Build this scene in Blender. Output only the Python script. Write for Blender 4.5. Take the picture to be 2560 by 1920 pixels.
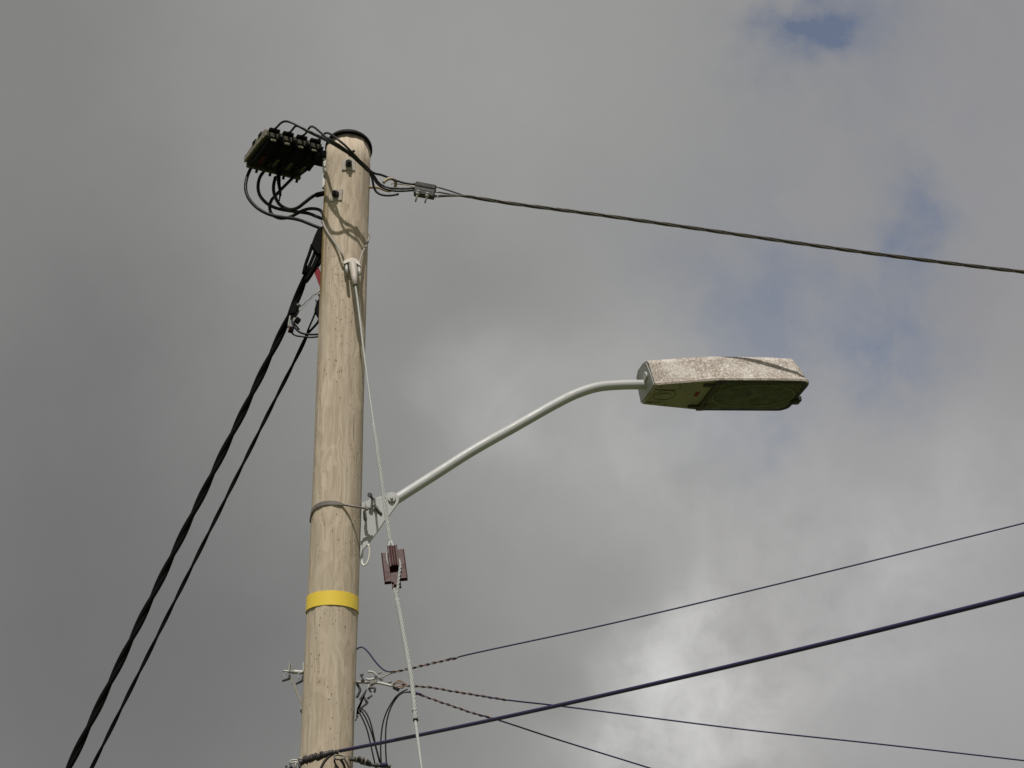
import bpy, math, random
from mathutils import Vector, Matrix
random.seed(7)
for o in list(bpy.data.objects): bpy.data.objects.remove(o, do_unlink=True)
R_ = math.radians
C = bpy.context.scene.collection
S = bpy.context.scene

# ------------------------------------------------------------------ camera
F, ELEV, YP = 5555.0, R_(24.5), 9.4          # focal length in photo pixels, tilt, distance of the pole
EYE = Vector((0, 0, 1.6))
FWD = Vector((0, math.cos(ELEV), math.sin(ELEV))); UPV = Vector((0, -math.sin(ELEV), math.cos(ELEV))); RGT = Vector((1, 0, 0))
cd = bpy.data.cameras.new('camera'); cam = bpy.data.objects.new('camera', cd); C.objects.link(cam)
cam.location = EYE; cam.rotation_euler = (R_(90) + ELEV, 0, 0)
cd.sensor_width = 36; cd.lens = 36 * F / 2560; cd.clip_start = 0.05; cd.clip_end = 3000
S.camera = cam
S.view_settings.view_transform = 'Standard'; S.view_settings.look = 'None'
S.view_settings.exposure = 0.0; S.view_settings.gamma = 1.0

def ray(x, y): return FWD + RGT * ((x - 1280) / F) + UPV * ((960 - y) / F)
def dpx(x, y): return ray(x * 2560 / 2212, y * 2560 / 2212).normalized()

# ------------------------------------------------------------------ sun and sky
SUN_EL, SUN_AZ = R_(58), R_(7)               # high, behind the viewer, a little to the left
sun_from = Vector((-math.sin(SUN_AZ) * math.cos(SUN_EL), -math.cos(SUN_AZ) * math.cos(SUN_EL), math.sin(SUN_EL)))
sl = bpy.data.lights.new('sun', 'SUN'); sl.energy = 3.9; sl.angle = R_(0.55); sl.color = (1.0, 0.95, 0.88)
so = bpy.data.objects.new('sun', sl); C.objects.link(so); so.location = (-3, -8, 20)
so.rotation_euler = (-sun_from).to_track_quat('-Z', 'Y').to_euler()

w = bpy.data.worlds.new('World'); S.world = w; w.use_nodes = True
NT = w.node_tree; NT.nodes.clear()
class G:
    """tiny node-graph helper"""
    def __init__(s, nt): s.nt = nt
    def n(s, t, **k):
        nd = s.nt.nodes.new(t)
        for a, b in k.items(): setattr(nd, a, b)
        return nd
    def put(s, sock, v):
        if hasattr(v, 'is_linked') or isinstance(v, bpy.types.NodeSocket): s.nt.links.new(v, sock)
        else: sock.default_value = v
    def m(s, op, a, b=None, c=None, clamp=False):
        nd = s.n('ShaderNodeMath', operation=op, use_clamp=clamp); s.put(nd.inputs[0], a)
        if b is not None: s.put(nd.inputs[1], b)
        if c is not None: s.put(nd.inputs[2], c)
        return nd.outputs[0]
    def v(s, op, a, b=None, sc=None):
        nd = s.n('ShaderNodeVectorMath', operation=op); s.put(nd.inputs[0], a)
        if b is not None: s.put(nd.inputs[1], b)
        if sc is not None: s.put(nd.inputs[3], sc)
        return nd.outputs['Value'] if op in ('DISTANCE', 'DOT_PRODUCT', 'LENGTH') else nd.outputs['Vector']
    def noise(s, vec, scale, detail=4, rough=0.55, dist=0.0, col=False):
        nd = s.n('ShaderNodeTexNoise'); s.put(nd.inputs['Vector'], vec)
        nd.inputs['Scale'].default_value = scale; nd.inputs['Detail'].default_value = detail
        nd.inputs['Roughness'].default_value = rough; nd.inputs['Distortion'].default_value = dist
        return nd.outputs['Color' if col else 'Fac']
    def mix(s, f, a, b, mode='MIX'):
        nd = s.n('ShaderNodeMix', data_type='RGBA', blend_type=mode)
        s.put(nd.inputs[0], f); s.put(nd.inputs[6], a); s.put(nd.inputs[7], b); return nd.outputs[2]
    def rng(s, v, a, b, c=0.0, d=1.0, smooth=True):
        nd = s.n('ShaderNodeMapRange'); nd.interpolation_type = 'SMOOTHSTEP' if smooth else 'LINEAR'
        s.put(nd.inputs[0], v)
        for i, q in enumerate((a, b, c, d)): nd.inputs[i + 1].default_value = q
        return nd.outputs[0]
g = G(NT)
SKY_STR = 0.1
tc = g.n('ShaderNodeTexCoord').outputs['Generated']
nz = g.noise(tc, 7.0, 5, 0.55, 0, True)
wv = g.v('ADD', tc, g.v('SCALE', g.v('SUBTRACT', nz, (0.5, 0.5, 0.5)), sc=0.05))
nz2 = g.noise(tc, 24.0, 6, 0.6, 0, True)
wv = g.v('ADD', wv, g.v('SCALE', g.v('SUBTRACT', nz2, (0.5, 0.5, 0.5)), sc=0.03))
def blob(x, y, rad, amp, vec=None):
    d = g.m('DIVIDE', g.v('DISTANCE', vec or wv, tuple(dpx(x, y))), rad / 4800.0)
    return g.m('MULTIPLY', g.m('EXPONENT', g.m('MULTIPLY', g.m('MULTIPLY', d, d), -1.0)), amp)
def total(lst, start=0.0):
    acc = start
    for b in lst: acc = g.m('ADD', acc, blob(*b))
    return acc
# light and dark cloud masses where they stood (bearing and elevation, angular size, brightness)
lum = total([(150, 1500, 700, -0.118), (100, 850, 450, -0.045), (60, 60, 420, -0.060), (700, 1500, 300, -0.02), (1100, 60, 700, 0.03),
             (1500, 1570, 140, 0.15), (1340, 1480, 110, 0.10), (1420, 1400, 80, 0.11), (1500, 1320, 80, 0.08), (1620, 1560, 100, 0.07), (1250, 1620, 110, 0.13), (1420, 1640, 110, 0.08), (1700, 1640, 260, 0.03),
             (1060, 800, 90, 0.05), (960, 880, 60, 0.03), (1110, 970, 90, 0.05), (1140, 870, 120, 0.03), (2050, 1250, 380, 0.05), (1300, 1250, 130, -0.035), (1180, 1480, 90, -0.03),
             (2150, 1000, 160, 0.035), (1500, 900, 200, 0.015), (1600, 1200, 300, 0.035), (1750, 1350, 520, 0.055), (1300, 970, 260, 0.06), (1650, 700, 200, 0.015), (1000, 600, 230, -0.04), (230, 640, 260, -0.03)], 0.292)
puff = g.rng(lum, 0.34, 0.46)
var = g.m('ADD', g.m('MULTIPLY', g.m('SUBTRACT', g.noise(wv, 9.0, 5, 0.5), 0.5), 0.16),
          g.m('MULTIPLY', g.m('SUBTRACT', g.noise(wv, 34.0, 5, 0.55), 0.5), g.m('ADD', 0.06, g.m('MULTIPLY', puff, 0.85))))
lum = g.m('MULTIPLY', lum, g.m('ADD', 1.0, var))
wb = g.v('ADD', wv, g.v('SCALE', g.v('SUBTRACT', g.noise(tc, 42.0, 5, 0.6, 0, True), (0.5, 0.5, 0.5)), sc=0.035))
blue = total([q + (wb,) for q in [(1722, 112, 74, 0.85), (1772, 98, 50, 0.35), (1622, 112, 70, 0.32), (1730, 165, 110, 0.22), (1985, 450, 70, 0.55), (1930, 380, 60, 0.3), (1960, 530, 60, 0.35),
              (1700, 670, 160, 0.30), (1860, 720, 120, 0.50), (1560, 650, 120, 0.20), (1980, 640, 120, 0.22), (1590, 900, 120, 0.36),
              (1660, 950, 60, 0.2), (1850, 30, 80, 0.3), (2010, 800, 90, 0.2), (1780, 480, 430, 0.13), (1950, 160, 330, 0.12), (1500, 720, 260, 0.06)]])
blue = g.m('MULTIPLY', blue, g.rng(g.noise(wv, 16.0, 5, 0.6), 0.30, 0.62, 0.45, 1.15), clamp=False)
blue = g.m('MINIMUM', blue, 0.95)
tint = g.mix(g.rng(lum, 0.14, 0.30), (0.985, 1.0, 0.985, 1), (1.0, 0.995, 0.97, 1))
sx = g.n('ShaderNodeSeparateXYZ'); g.put(sx.inputs[0], tc)
tint = g.mix(g.rng(sx.outputs[0], 0.02, 0.24), tint, (1.0, 0.98, 0.99, 1))
cl = g.v('SCALE', tint, sc=g.m('DIVIDE', lum, SKY_STR))
st = g.n('ShaderNodeTexSky'); st.sky_type = 'NISHITA'; st.sun_disc = False
st.sun_elevation = SUN_EL; st.sun_rotation = R_(180) + SUN_AZ; st.dust_density = 1.0
skyc = g.mix(blue, cl, g.v('MULTIPLY', st.outputs[0], (1.25, 1.0, 0.86)))
bg = g.n('ShaderNodeBackground'); g.put(bg.inputs[0], skyc); bg.inputs[1].default_value = SKY_STR
wo = g.n('ShaderNodeOutputWorld'); NT.links.new(bg.outputs[0], wo.inputs[0])

# ------------------------------------------------------------------ materials
def principled(name):
    m = bpy.data.materials.new(name); m.use_nodes = True
    b = m.node_tree.nodes['Principled BSDF']; return m, b, G(m.node_tree)
def mat(name, col, rough=0.5, metal=0.0, var=0.25, scale=30.0, col2=None, f2=(0.55, 0.7), bump=0.0, bscale=150.0, stretch=None, spec=0.5, coat=0.0):
    m, b, q = principled(name)
    co = q.n('ShaderNodeTexCoord').outputs['Object']
    if stretch: co = q.v('MULTIPLY', co, stretch)
    n1 = q.noise(co, scale, 5, 0.6)
    base = q.mix(n1, tuple(c * (1 - var) for c in col) + (1,), tuple(min(1, c * (1 + var)) for c in col) + (1,))
    if col2: base = q.mix(q.rng(q.noise(co, scale * 2.3, 5, 0.65), f2[0], f2[1]), base, tuple(col2) + (1,))
    q.put(b.inputs['Base Color'], base)
    q.put(b.inputs['Roughness'], q.rng(q.noise(co, scale * 1.7, 3), 0.3, 0.7, max(0.02, rough - 0.1), min(1, rough + 0.1), False))
    b.inputs['Metallic'].default_value = metal; b.inputs['Specular IOR Level'].default_value = spec
    if coat: b.inputs['Coat Weight'].default_value = coat; b.inputs['Coat Roughness'].default_value = 0.1
    if bump:
        bn = q.n('ShaderNodeBump'); bn.inputs['Strength'].default_value = bump; bn.inputs['Distance'].default_value = 0.002
        q.put(bn.inputs['Height'], q.noise(co, bscale, 4, 0.6)); q.put(b.inputs['Normal'], bn.outputs[0])
    return m
M = {}
M['rubber'] = mat('black_cable', (0.006, 0.006, 0.0065), 0.5, var=0.4, bump=0.1, spec=0.22)
M['bundle'] = mat('black_bundle', (0.004, 0.004, 0.0045), 0.7, var=0.4, bump=0.1, spec=0.04)
M['conductor'] = mat('grey_black_conductor', (0.0075, 0.007, 0.0068), 0.45, var=0.4, bump=0.1, spec=0.35)
M['lineskin'] = mat('weathered_line_sheath', (0.045, 0.038, 0.030), 0.30, var=0.4, spec=0.9)
M['navy'] = mat('navy_cable', (0.026, 0.022, 0.070), 0.5, var=0.25, spec=0.3)
M['blackplastic'] = mat('black_plastic', (0.0045, 0.0045, 0.0045), 0.6, var=0.5, scale=40, bump=0.15, spec=0.04)
M['dustplastic'] = mat('dusty_black_plastic', (0.055, 0.053, 0.037), 0.7, var=0.5, scale=35, col2=(0.075, 0.075, 0.055), f2=(0.5, 0.75), bump=0.3, spec=0.2)
M['dustside'] = mat('dusty_grey_plastic', (0.20, 0.19, 0.145), 0.8, var=0.35, scale=40, col2=(0.05, 0.045, 0.035), f2=(0.5, 0.65), bump=0.3, spec=0.2)
M['galv'] = mat('galvanised_steel', (0.36, 0.36, 0.34), 0.55, 0.25, var=0.15, scale=60, bump=0.1)
M['wire'] = mat('galvanised_wire', (0.29, 0.305, 0.29), 0.65, 0.1, var=0.25, scale=80)
M['oldwire'] = mat('dull_old_wire', (0.25, 0.235, 0.205), 0.65, 0.1, var=0.25, scale=60)
M['darksteel'] = mat('dark_steel', (0.05, 0.048, 0.05), 0.5, 0.3, var=0.3, scale=60)
M['oldsteel'] = mat('weathered_steel', (0.24, 0.23, 0.20), 0.6, 0.3, var=0.3, scale=70, col2=(0.13, 0.10, 0.07), bump=0.2)
M['tanmetal'] = mat('tan_hook_metal', (0.33, 0.265, 0.19), 0.6, 0.1, var=0.2, scale=50, bump=0.2)
M['strapsteel'] = mat('strap_steel', (0.17, 0.15, 0.14), 0.6, 0.2, var=0.2, scale=40, bump=0.1)
M['alu'] = mat('cast_aluminium', (0.38, 0.35, 0.31), 0.65, 0.1, var=0.1, scale=60, bump=0.1)
M['washer'] = mat('rusty_galvanised_plate', (0.36, 0.335, 0.29), 0.7, 0.1, var=0.25, scale=45, bump=0.2)
M['greypaint'] = mat('pale_grey_paint', (0.39, 0.40, 0.395), 0.5, var=0.12, scale=12, col2=(0.28, 0.15, 0.09), f2=(0.70, 0.72), bump=0.05)
M['whitepvc'] = mat('white_cable', (0.68, 0.67, 0.62), 0.45, var=0.06)
M['flaked'] = mat('flaked_white_bracket', (0.52, 0.52, 0.49), 0.6, var=0.15, scale=22, col2=(0.03, 0.028, 0.028), f2=(0.53, 0.57), bump=0.2)
M['yellow'] = mat('yellow_tape', (0.75, 0.55, 0.06), 0.45, var=0.07, scale=14, col2=(0.60, 0.42, 0.06), f2=(0.58, 0.78), bump=0.04, bscale=30)
M['red'] = mat('red_plastic', (0.20, 0.010, 0.018), 0.6, var=0.2, spec=0.2)
M['copper'] = mat('copper_wire', (0.20, 0.125, 0.095), 0.6, 0.1, var=0.5, scale=60)
M['copperface'] = mat('copper_end', (0.45, 0.26, 0.14), 0.5, 0.2, var=0.3, scale=60)
M['insul'] = mat('brown_glazed_ceramic', (0.036, 0.007, 0.006), 0.36, var=0.12, scale=20, spec=0.10)
M['clampplastic'] = mat('grey_clamp_body', (0.028, 0.025, 0.022), 0.65, var=0.2, scale=30, bump=0.2)
M['tape'] = mat('old_brown_wrap', (0.022, 0.016, 0.016), 0.6, var=0.6, scale=45, col2=(0.09, 0.065, 0.045), f2=(0.62, 0.75), bump=0.5, bscale=90)
M['greytape'] = mat('grey_wrap', (0.030, 0.029, 0.028), 0.6, var=0.5, scale=45, col2=(0.11, 0.105, 0.09), f2=(0.60, 0.74), bump=0.5, bscale=90)
M['pan'] = mat('olive_stained_underside', (0.21, 0.21, 0.125), 0.7, var=0.25, scale=7, col2=(0.10, 0.09, 0.05), f2=(0.56, 0.72), bump=0.1)
M['gasket'] = mat('black_gasket', (0.012, 0.012, 0.010), 0.6, var=0.4)
M['stain'] = mat('rusted_hinge', (0.04, 0.033, 0.022), 0.8, var=0.5)
M['reflector'] = mat('dull_reflector', (0.60, 0.62, 0.44), 0.4, 0.1, var=0.25, scale=5, col2=(0.12, 0.14, 0.06), f2=(0.45, 0.7))
M['tray'] = mat('dim_olive_tray', (0.24, 0.24, 0.15), 0.7, var=0.3, scale=8)
M['rim'] = mat('pale_reflector_rim', (0.50, 0.52, 0.40), 0.5, var=0.3)
M['redlabel'] = mat('faded_red_label', (0.17, 0.025, 0.022), 0.7, spec=0.2)
M['dimred'] = mat('grimy_red_label', (0.055, 0.012, 0.012), 0.8, spec=0.1)
M['capblack'] = mat('black_pole_cap', (0.006, 0.006, 0.006), 0.6, var=0.4, bump=0.1, spec=0.15)
M['rustbolt'] = mat('dark_rusty_bolt', (0.022, 0.019, 0.017), 0.7, var=0.5, spec=0.15)

# weathered, lichen-speckled paint of the lamp canopy
def lichen():
    m, b, q = principled('lichen_speckled_paint')
    co = q.n('ShaderNodeTexCoord').outputs['Object']
    f = q.noise(co, 120, 6, 0.8); big = q.noise(co, 8, 4, 0.6)
    k = q.m('ADD', f, q.m('MULTIPLY', q.m('SUBTRACT', big, 0.5), 0.38))
    base = q.mix(q.rng(k, 0.40, 0.58), (0.56, 0.525, 0.48, 1), (0.27, 0.225, 0.19, 1))
    base = q.mix(q.rng(q.noise(co, 70, 4, 0.7), 0.58, 0.66), base, (0.70, 0.67, 0.63, 1))
    q.put(b.inputs['Base Color'], base); b.inputs['Roughness'].default_value = 0.85; b.inputs['Specular IOR Level'].default_value = 0.2
    bn = q.n('ShaderNodeBump'); bn.inputs['Strength'].default_value = 0.5; bn.inputs['Distance'].default_value = 0.002
    q.put(bn.inputs['Height'], f); q.put(b.inputs['Normal'], bn.outputs[0]); return m
M['lichen'] = lichen()

def bowlmat():
    m, b, q = principled('dirty_lamp_bowl')
    co = q.n('ShaderNodeTexCoord').outputs['Object']
    b.inputs['Base Color'].default_value = (0.10, 0.125, 0.065, 1); b.inputs['Roughness'].default_value = 0.22
    tr = q.n('ShaderNodeBsdfTransparent'); tr.inputs[0].default_value = (0.72, 0.74, 0.62, 1)
    mx = q.n('ShaderNodeMixShader'); q.put(mx.inputs[0], q.rng(q.noise(co, 14, 5, 0.65), 0.3, 0.75, 0.10, 0.38))
    q.nt.links.new(tr.outputs[0], mx.inputs[1]); q.nt.links.new(b.outputs[0], mx.inputs[2])
    q.nt.links.new(mx.outputs[0], q.nt.nodes['Material Output'].inputs[0]); return m
M['bowl'] = bowlmat()

def wood():
    m, b, q = principled('weathered_pole_wood')
    co = q.n('ShaderNodeTexCoord').outputs['Object']
    low = q.v('MULTIPLY', co, (4.2, 4.2, 0.85))
    wob = q.v('ADD', low, q.v('SCALE', q.noise(q.v('MULTIPLY', co, (9, 9, 5)), 1.0, 3, 0.5, 0, True), sc=0.32))
    field = q.noise(wob, 1.0, 3, 0.45)
    ring = q.m('SINE', q.m('MULTIPLY', field, 120.0))                      # growth rings cut by the shaved surface
    ring = q.rng(ring, -0.9, 1.0)
    fibre = q.noise(q.v('MULTIPLY', co, (230, 230, 9)), 1.0, 4, 0.6)
    streak = q.noise(q.v('MULTIPLY', co, (38, 38, 1.3)), 1.0, 4, 0.6)
    patch = q.noise(q.v('MULTIPLY', co, (9, 9, 2.5)), 1.0, 4, 0.6)
    base = q.mix(q.rng(streak, 0.3, 0.7), (0.350, 0.285, 0.210, 1), (0.475, 0.400, 0.310, 1))
    base = q.mix(q.m('MULTIPLY', q.m('SUBTRACT', 1.0, ring), q.rng(patch, 0.3, 0.65, 0.05, 0.35)), base, (0.30, 0.245, 0.18, 1))
    base = q.mix(q.m('MULTIPLY', q.m('POWER', ring, 3.0), q.rng(patch, 0.35, 0.65, 0.5, 0.1)), base, (0.59, 0.51, 0.41, 1))
    base = q.mix(q.rng(fibre, 0.36, 0.72, 0.0, 0.6), base, (0.57, 0.495, 0.40, 1))
    base = q.mix(q.rng(q.noise(q.v('MULTIPLY', co, (5, 5, 1.1)), 1.0, 3, 0.6), 0.5, 0.75, 0.0, 0.5), base, (0.36, 0.32, 0.24, 1))
    # small dark pits and short checks
    vo = q.n('ShaderNodeTexVoronoi'); q.put(vo.inputs['Vector'], q.v('MULTIPLY', co, (74, 74, 26))); vo.inputs['Scale'].default_value = 1.0
    pit = q.m('MULTIPLY', q.rng(vo.outputs['Distance'], 0.10, 0.20, 1, 0), q.rng(q.noise(q.v('MULTIPLY', co, (13, 13, 3)), 1.0, 2), 0.46, 0.56))
    crack = q.rng(q.noise(q.v('MULTIPLY', co, (85, 85, 2.2)), 1.0, 2, 0.4), 0.75, 0.78)
    base = q.mix(q.m('MULTIPLY', q.m('MAXIMUM', pit, crack), 0.62), base, (0.055, 0.042, 0.028, 1))
    # ochre algae down the left flank near the top
    xyz = q.n('ShaderNodeSeparateXYZ'); q.put(xyz.inputs[0], co)
    alg = q.m('MULTIPLY', q.rng(q.m('ADD', xyz.outputs[0], q.m('MULTIPLY', q.m('SUBTRACT', streak, 0.5), 0.05)), -0.105, -0.083, 1, 0),
              q.m('MULTIPLY', q.rng(xyz.outputs[2], 6.15, 6.4), q.rng(xyz.outputs[2], 6.85, 6.98, 1, 0)))
    base = q.mix(q.m('MULTIPLY', alg, 0.9), base, (0.19, 0.125, 0.018, 1))
    q.put(b.inputs['Base Color'], base); b.inputs['Roughness'].default_value = 0.85; b.inputs['Specular IOR Level'].default_value = 0.2
    bn = q.n('ShaderNodeBump'); bn.inputs['Strength'].default_value = 0.55; bn.inputs['Distance'].default_value = 0.003
    q.put(bn.inputs['Height'], q.m('SUBTRACT', q.m('ADD', fibre, q.m('MULTIPLY', ring, 0.25)), q.m('MAXIMUM', pit, crack)))
    q.put(b.inputs['Normal'], bn.outputs[0]); return m
M['wood'] = wood()
def grass():
    m, b, q = principled('grass_ground')
    co = q.n('ShaderNodeTexCoord').outputs['Object']
    base = q.mix(q.noise(co, 3.0, 6, 0.7), (0.055, 0.075, 0.025, 1), (0.13, 0.14, 0.06, 1))
    base = q.mix(q.rng(q.noise(co, 0.4, 4), 0.5, 0.7), base, (0.12, 0.10, 0.06, 1))
    q.put(b.inputs['Base Color'], base); b.inputs['Roughness'].default_value = 0.95; return m
M['grass'] = grass()

# ------------------------------------------------------------------ geometry helpers
def P(x, y, d=0.0):
    """photo ray -> the point of the place that lies d metres behind the pole's axis"""
    r = ray(x, y); return EYE + r * ((YP + d) / r.y)
def Z(ox, oy, s):
    def f(pts, d0=0.0, d1=None):
        out = []; n = len(pts)
        for i, p in enumerate(pts):
            d = p[2] if len(p) > 2 else (d0 if d1 is None else d0 + (d1 - d0) * i / max(1, n - 1))
            out.append(P(ox + p[0] / s, oy + p[1] / s, d))
        return out
    return f
ZA, ZB, ZC = Z(590, 280, 5.53), Z(780, 290, 5.53), Z(680, 480, 4.1475)
ZL, ZS, ZT = Z(1580, 860, 4.809), Z(760, 1200, 5.53), Z(680, 1600, 4.424)
ZH, ZW, ZK = Z(860, 1640, 9.217), Z(680, 1820, 6.9125), Z(680, 1620, 9.217)
ZI, ZF, ZR = Z(900, 1340, 10.37), Z(600, 300, 10.055), Z(690, 620, 6.914)
ZN, ZG, ZD = Z(820, 600, 8.29), Z(880, 1210, 7.9), Z(0, 0, 2212 / 2560)
PX = 1 / 545.0                                                        # metres per photo pixel near the pole

# pole axis and radius
AX = P(850.5, 960).x
zt, zb = P(871, 380).z, P(818.2, 1871).z
def dep(y): return (P(850, y) - EYE).dot(FWD)
rt, rb = 111 / 2 * dep(380) / F, 132.7 / 2 * dep(1871) / F
def rad(z): return rb + (rt - rb) * (z - zb) / (zt - zb)
def onpole(x, y, off=0.0):
    """first hit of a photo ray with the pole's surface, lifted by off"""
    r = ray(x, y); rr = rad(P(x, y).z) + off
    a = r.x ** 2 + r.y ** 2; b = 2 * (r.x * (EYE.x - AX) + r.y * (EYE.y - YP)); c = (EYE.x - AX) ** 2 + (EYE.y - YP) ** 2 - rr ** 2
    q = b * b - 4 * a * c
    if q < 0: return P(x, y, 0)
    return EYE + r * ((-b - math.sqrt(q)) / (2 * a))
def cyl(theta, z, off=0.0):
    """theta 0 faces the viewer, positive turns to the right"""
    rr = rad(z) + off; return Vector((AX + rr * math.sin(theta), YP - rr * math.cos(theta), z))

def spline(pts, step=0.012, closed=False):
    pts = [Vector(p) for p in pts]
    if len(pts) == 2:
        n = max(2, int((pts[1] - pts[0]).length / step)); return [pts[0].lerp(pts[1], i / n) for i in range(n + 1)]
    out = []; n = len(pts); segs = n if closed else n - 1
    for i in range(segs):
        p1, p2 = pts[i % n], pts[(i + 1) % n]
        p0 = pts[(i - 1) % n] if (closed or i > 0) else p1 * 2 - p2
        p3 = pts[(i + 2) % n] if (closed or i + 2 < n) else p2 * 2 - p1
        L = (p2 - p1).length
        a = math.sqrt(max(1e-6, (p1 - p0).length)); b = math.sqrt(max(1e-6, L)); c = math.sqrt(max(1e-6, (p3 - p2).length))
        m1 = ((p1 - p0) / a - (p2 - p0) / (a + b) + (p2 - p1) / b) * b
        m2 = ((p2 - p1) / b - (p3 - p1) / (b + c) + (p3 - p2) / c) * b
        k = max(1, min(400, int(L / step)))
        for j in range(k):
            t = j / k; t2, t3 = t * t, t * t * t
            out.append(p1 * (2 * t3 - 3 * t2 + 1) + m1 * (t3 - 2 * t2 + t) + p2 * (-2 * t3 + 3 * t2) + m2 * (t3 - t2))
    if not closed: out.append(pts[-1])
    return out
def frames(pts):
    n = len(pts); T = []
    for i in range(n):
        t = pts[min(n - 1, i + 1)] - pts[max(0, i - 1)]
        T.append(t.normalized() if t.length > 1e-9 else Vector((0, 0, 1)))
    up = Vector((0, 0, 1)) if abs(T[0].z) < 0.9 else Vector((0, 1, 0))
    N = [(up - T[0] * up.dot(T[0])).normalized()]
    for i in range(1, n):
        v = N[-1] - T[i] * N[-1].dot(T[i]); N.append(v.normalized() if v.length > 1e-6 else N[-1])
    return T, N, [T[i].cross(N[i]) for i in range(n)]
def resample(pts, step):
    """points at equal arc length"""
    out = [pts[0]]; acc = 0.0
    for a, b in zip(pts, pts[1:]):
        L = (b - a).length
        while acc + L >= step:
            t = (step - acc) / L; a = a.lerp(b, t); out.append(a); L = (b - a).length; acc = 0.0
        acc += L
    out.append(pts[-1]); return out
def helix(path, rad_, pitch, phase=0.0, step=None):
    step = step or pitch / 14
    pts = resample(path, step); T, N, B = frames(pts); out = []
    for i, p in enumerate(pts):
        r = rad_(i / max(1, len(pts) - 1)) if callable(rad_) else rad_
        a = phase + 2 * math.pi * i * step / pitch
        out.append(p + N[i] * (r * math.cos(a)) + B[i] * (r * math.sin(a)))
    return out

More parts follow.
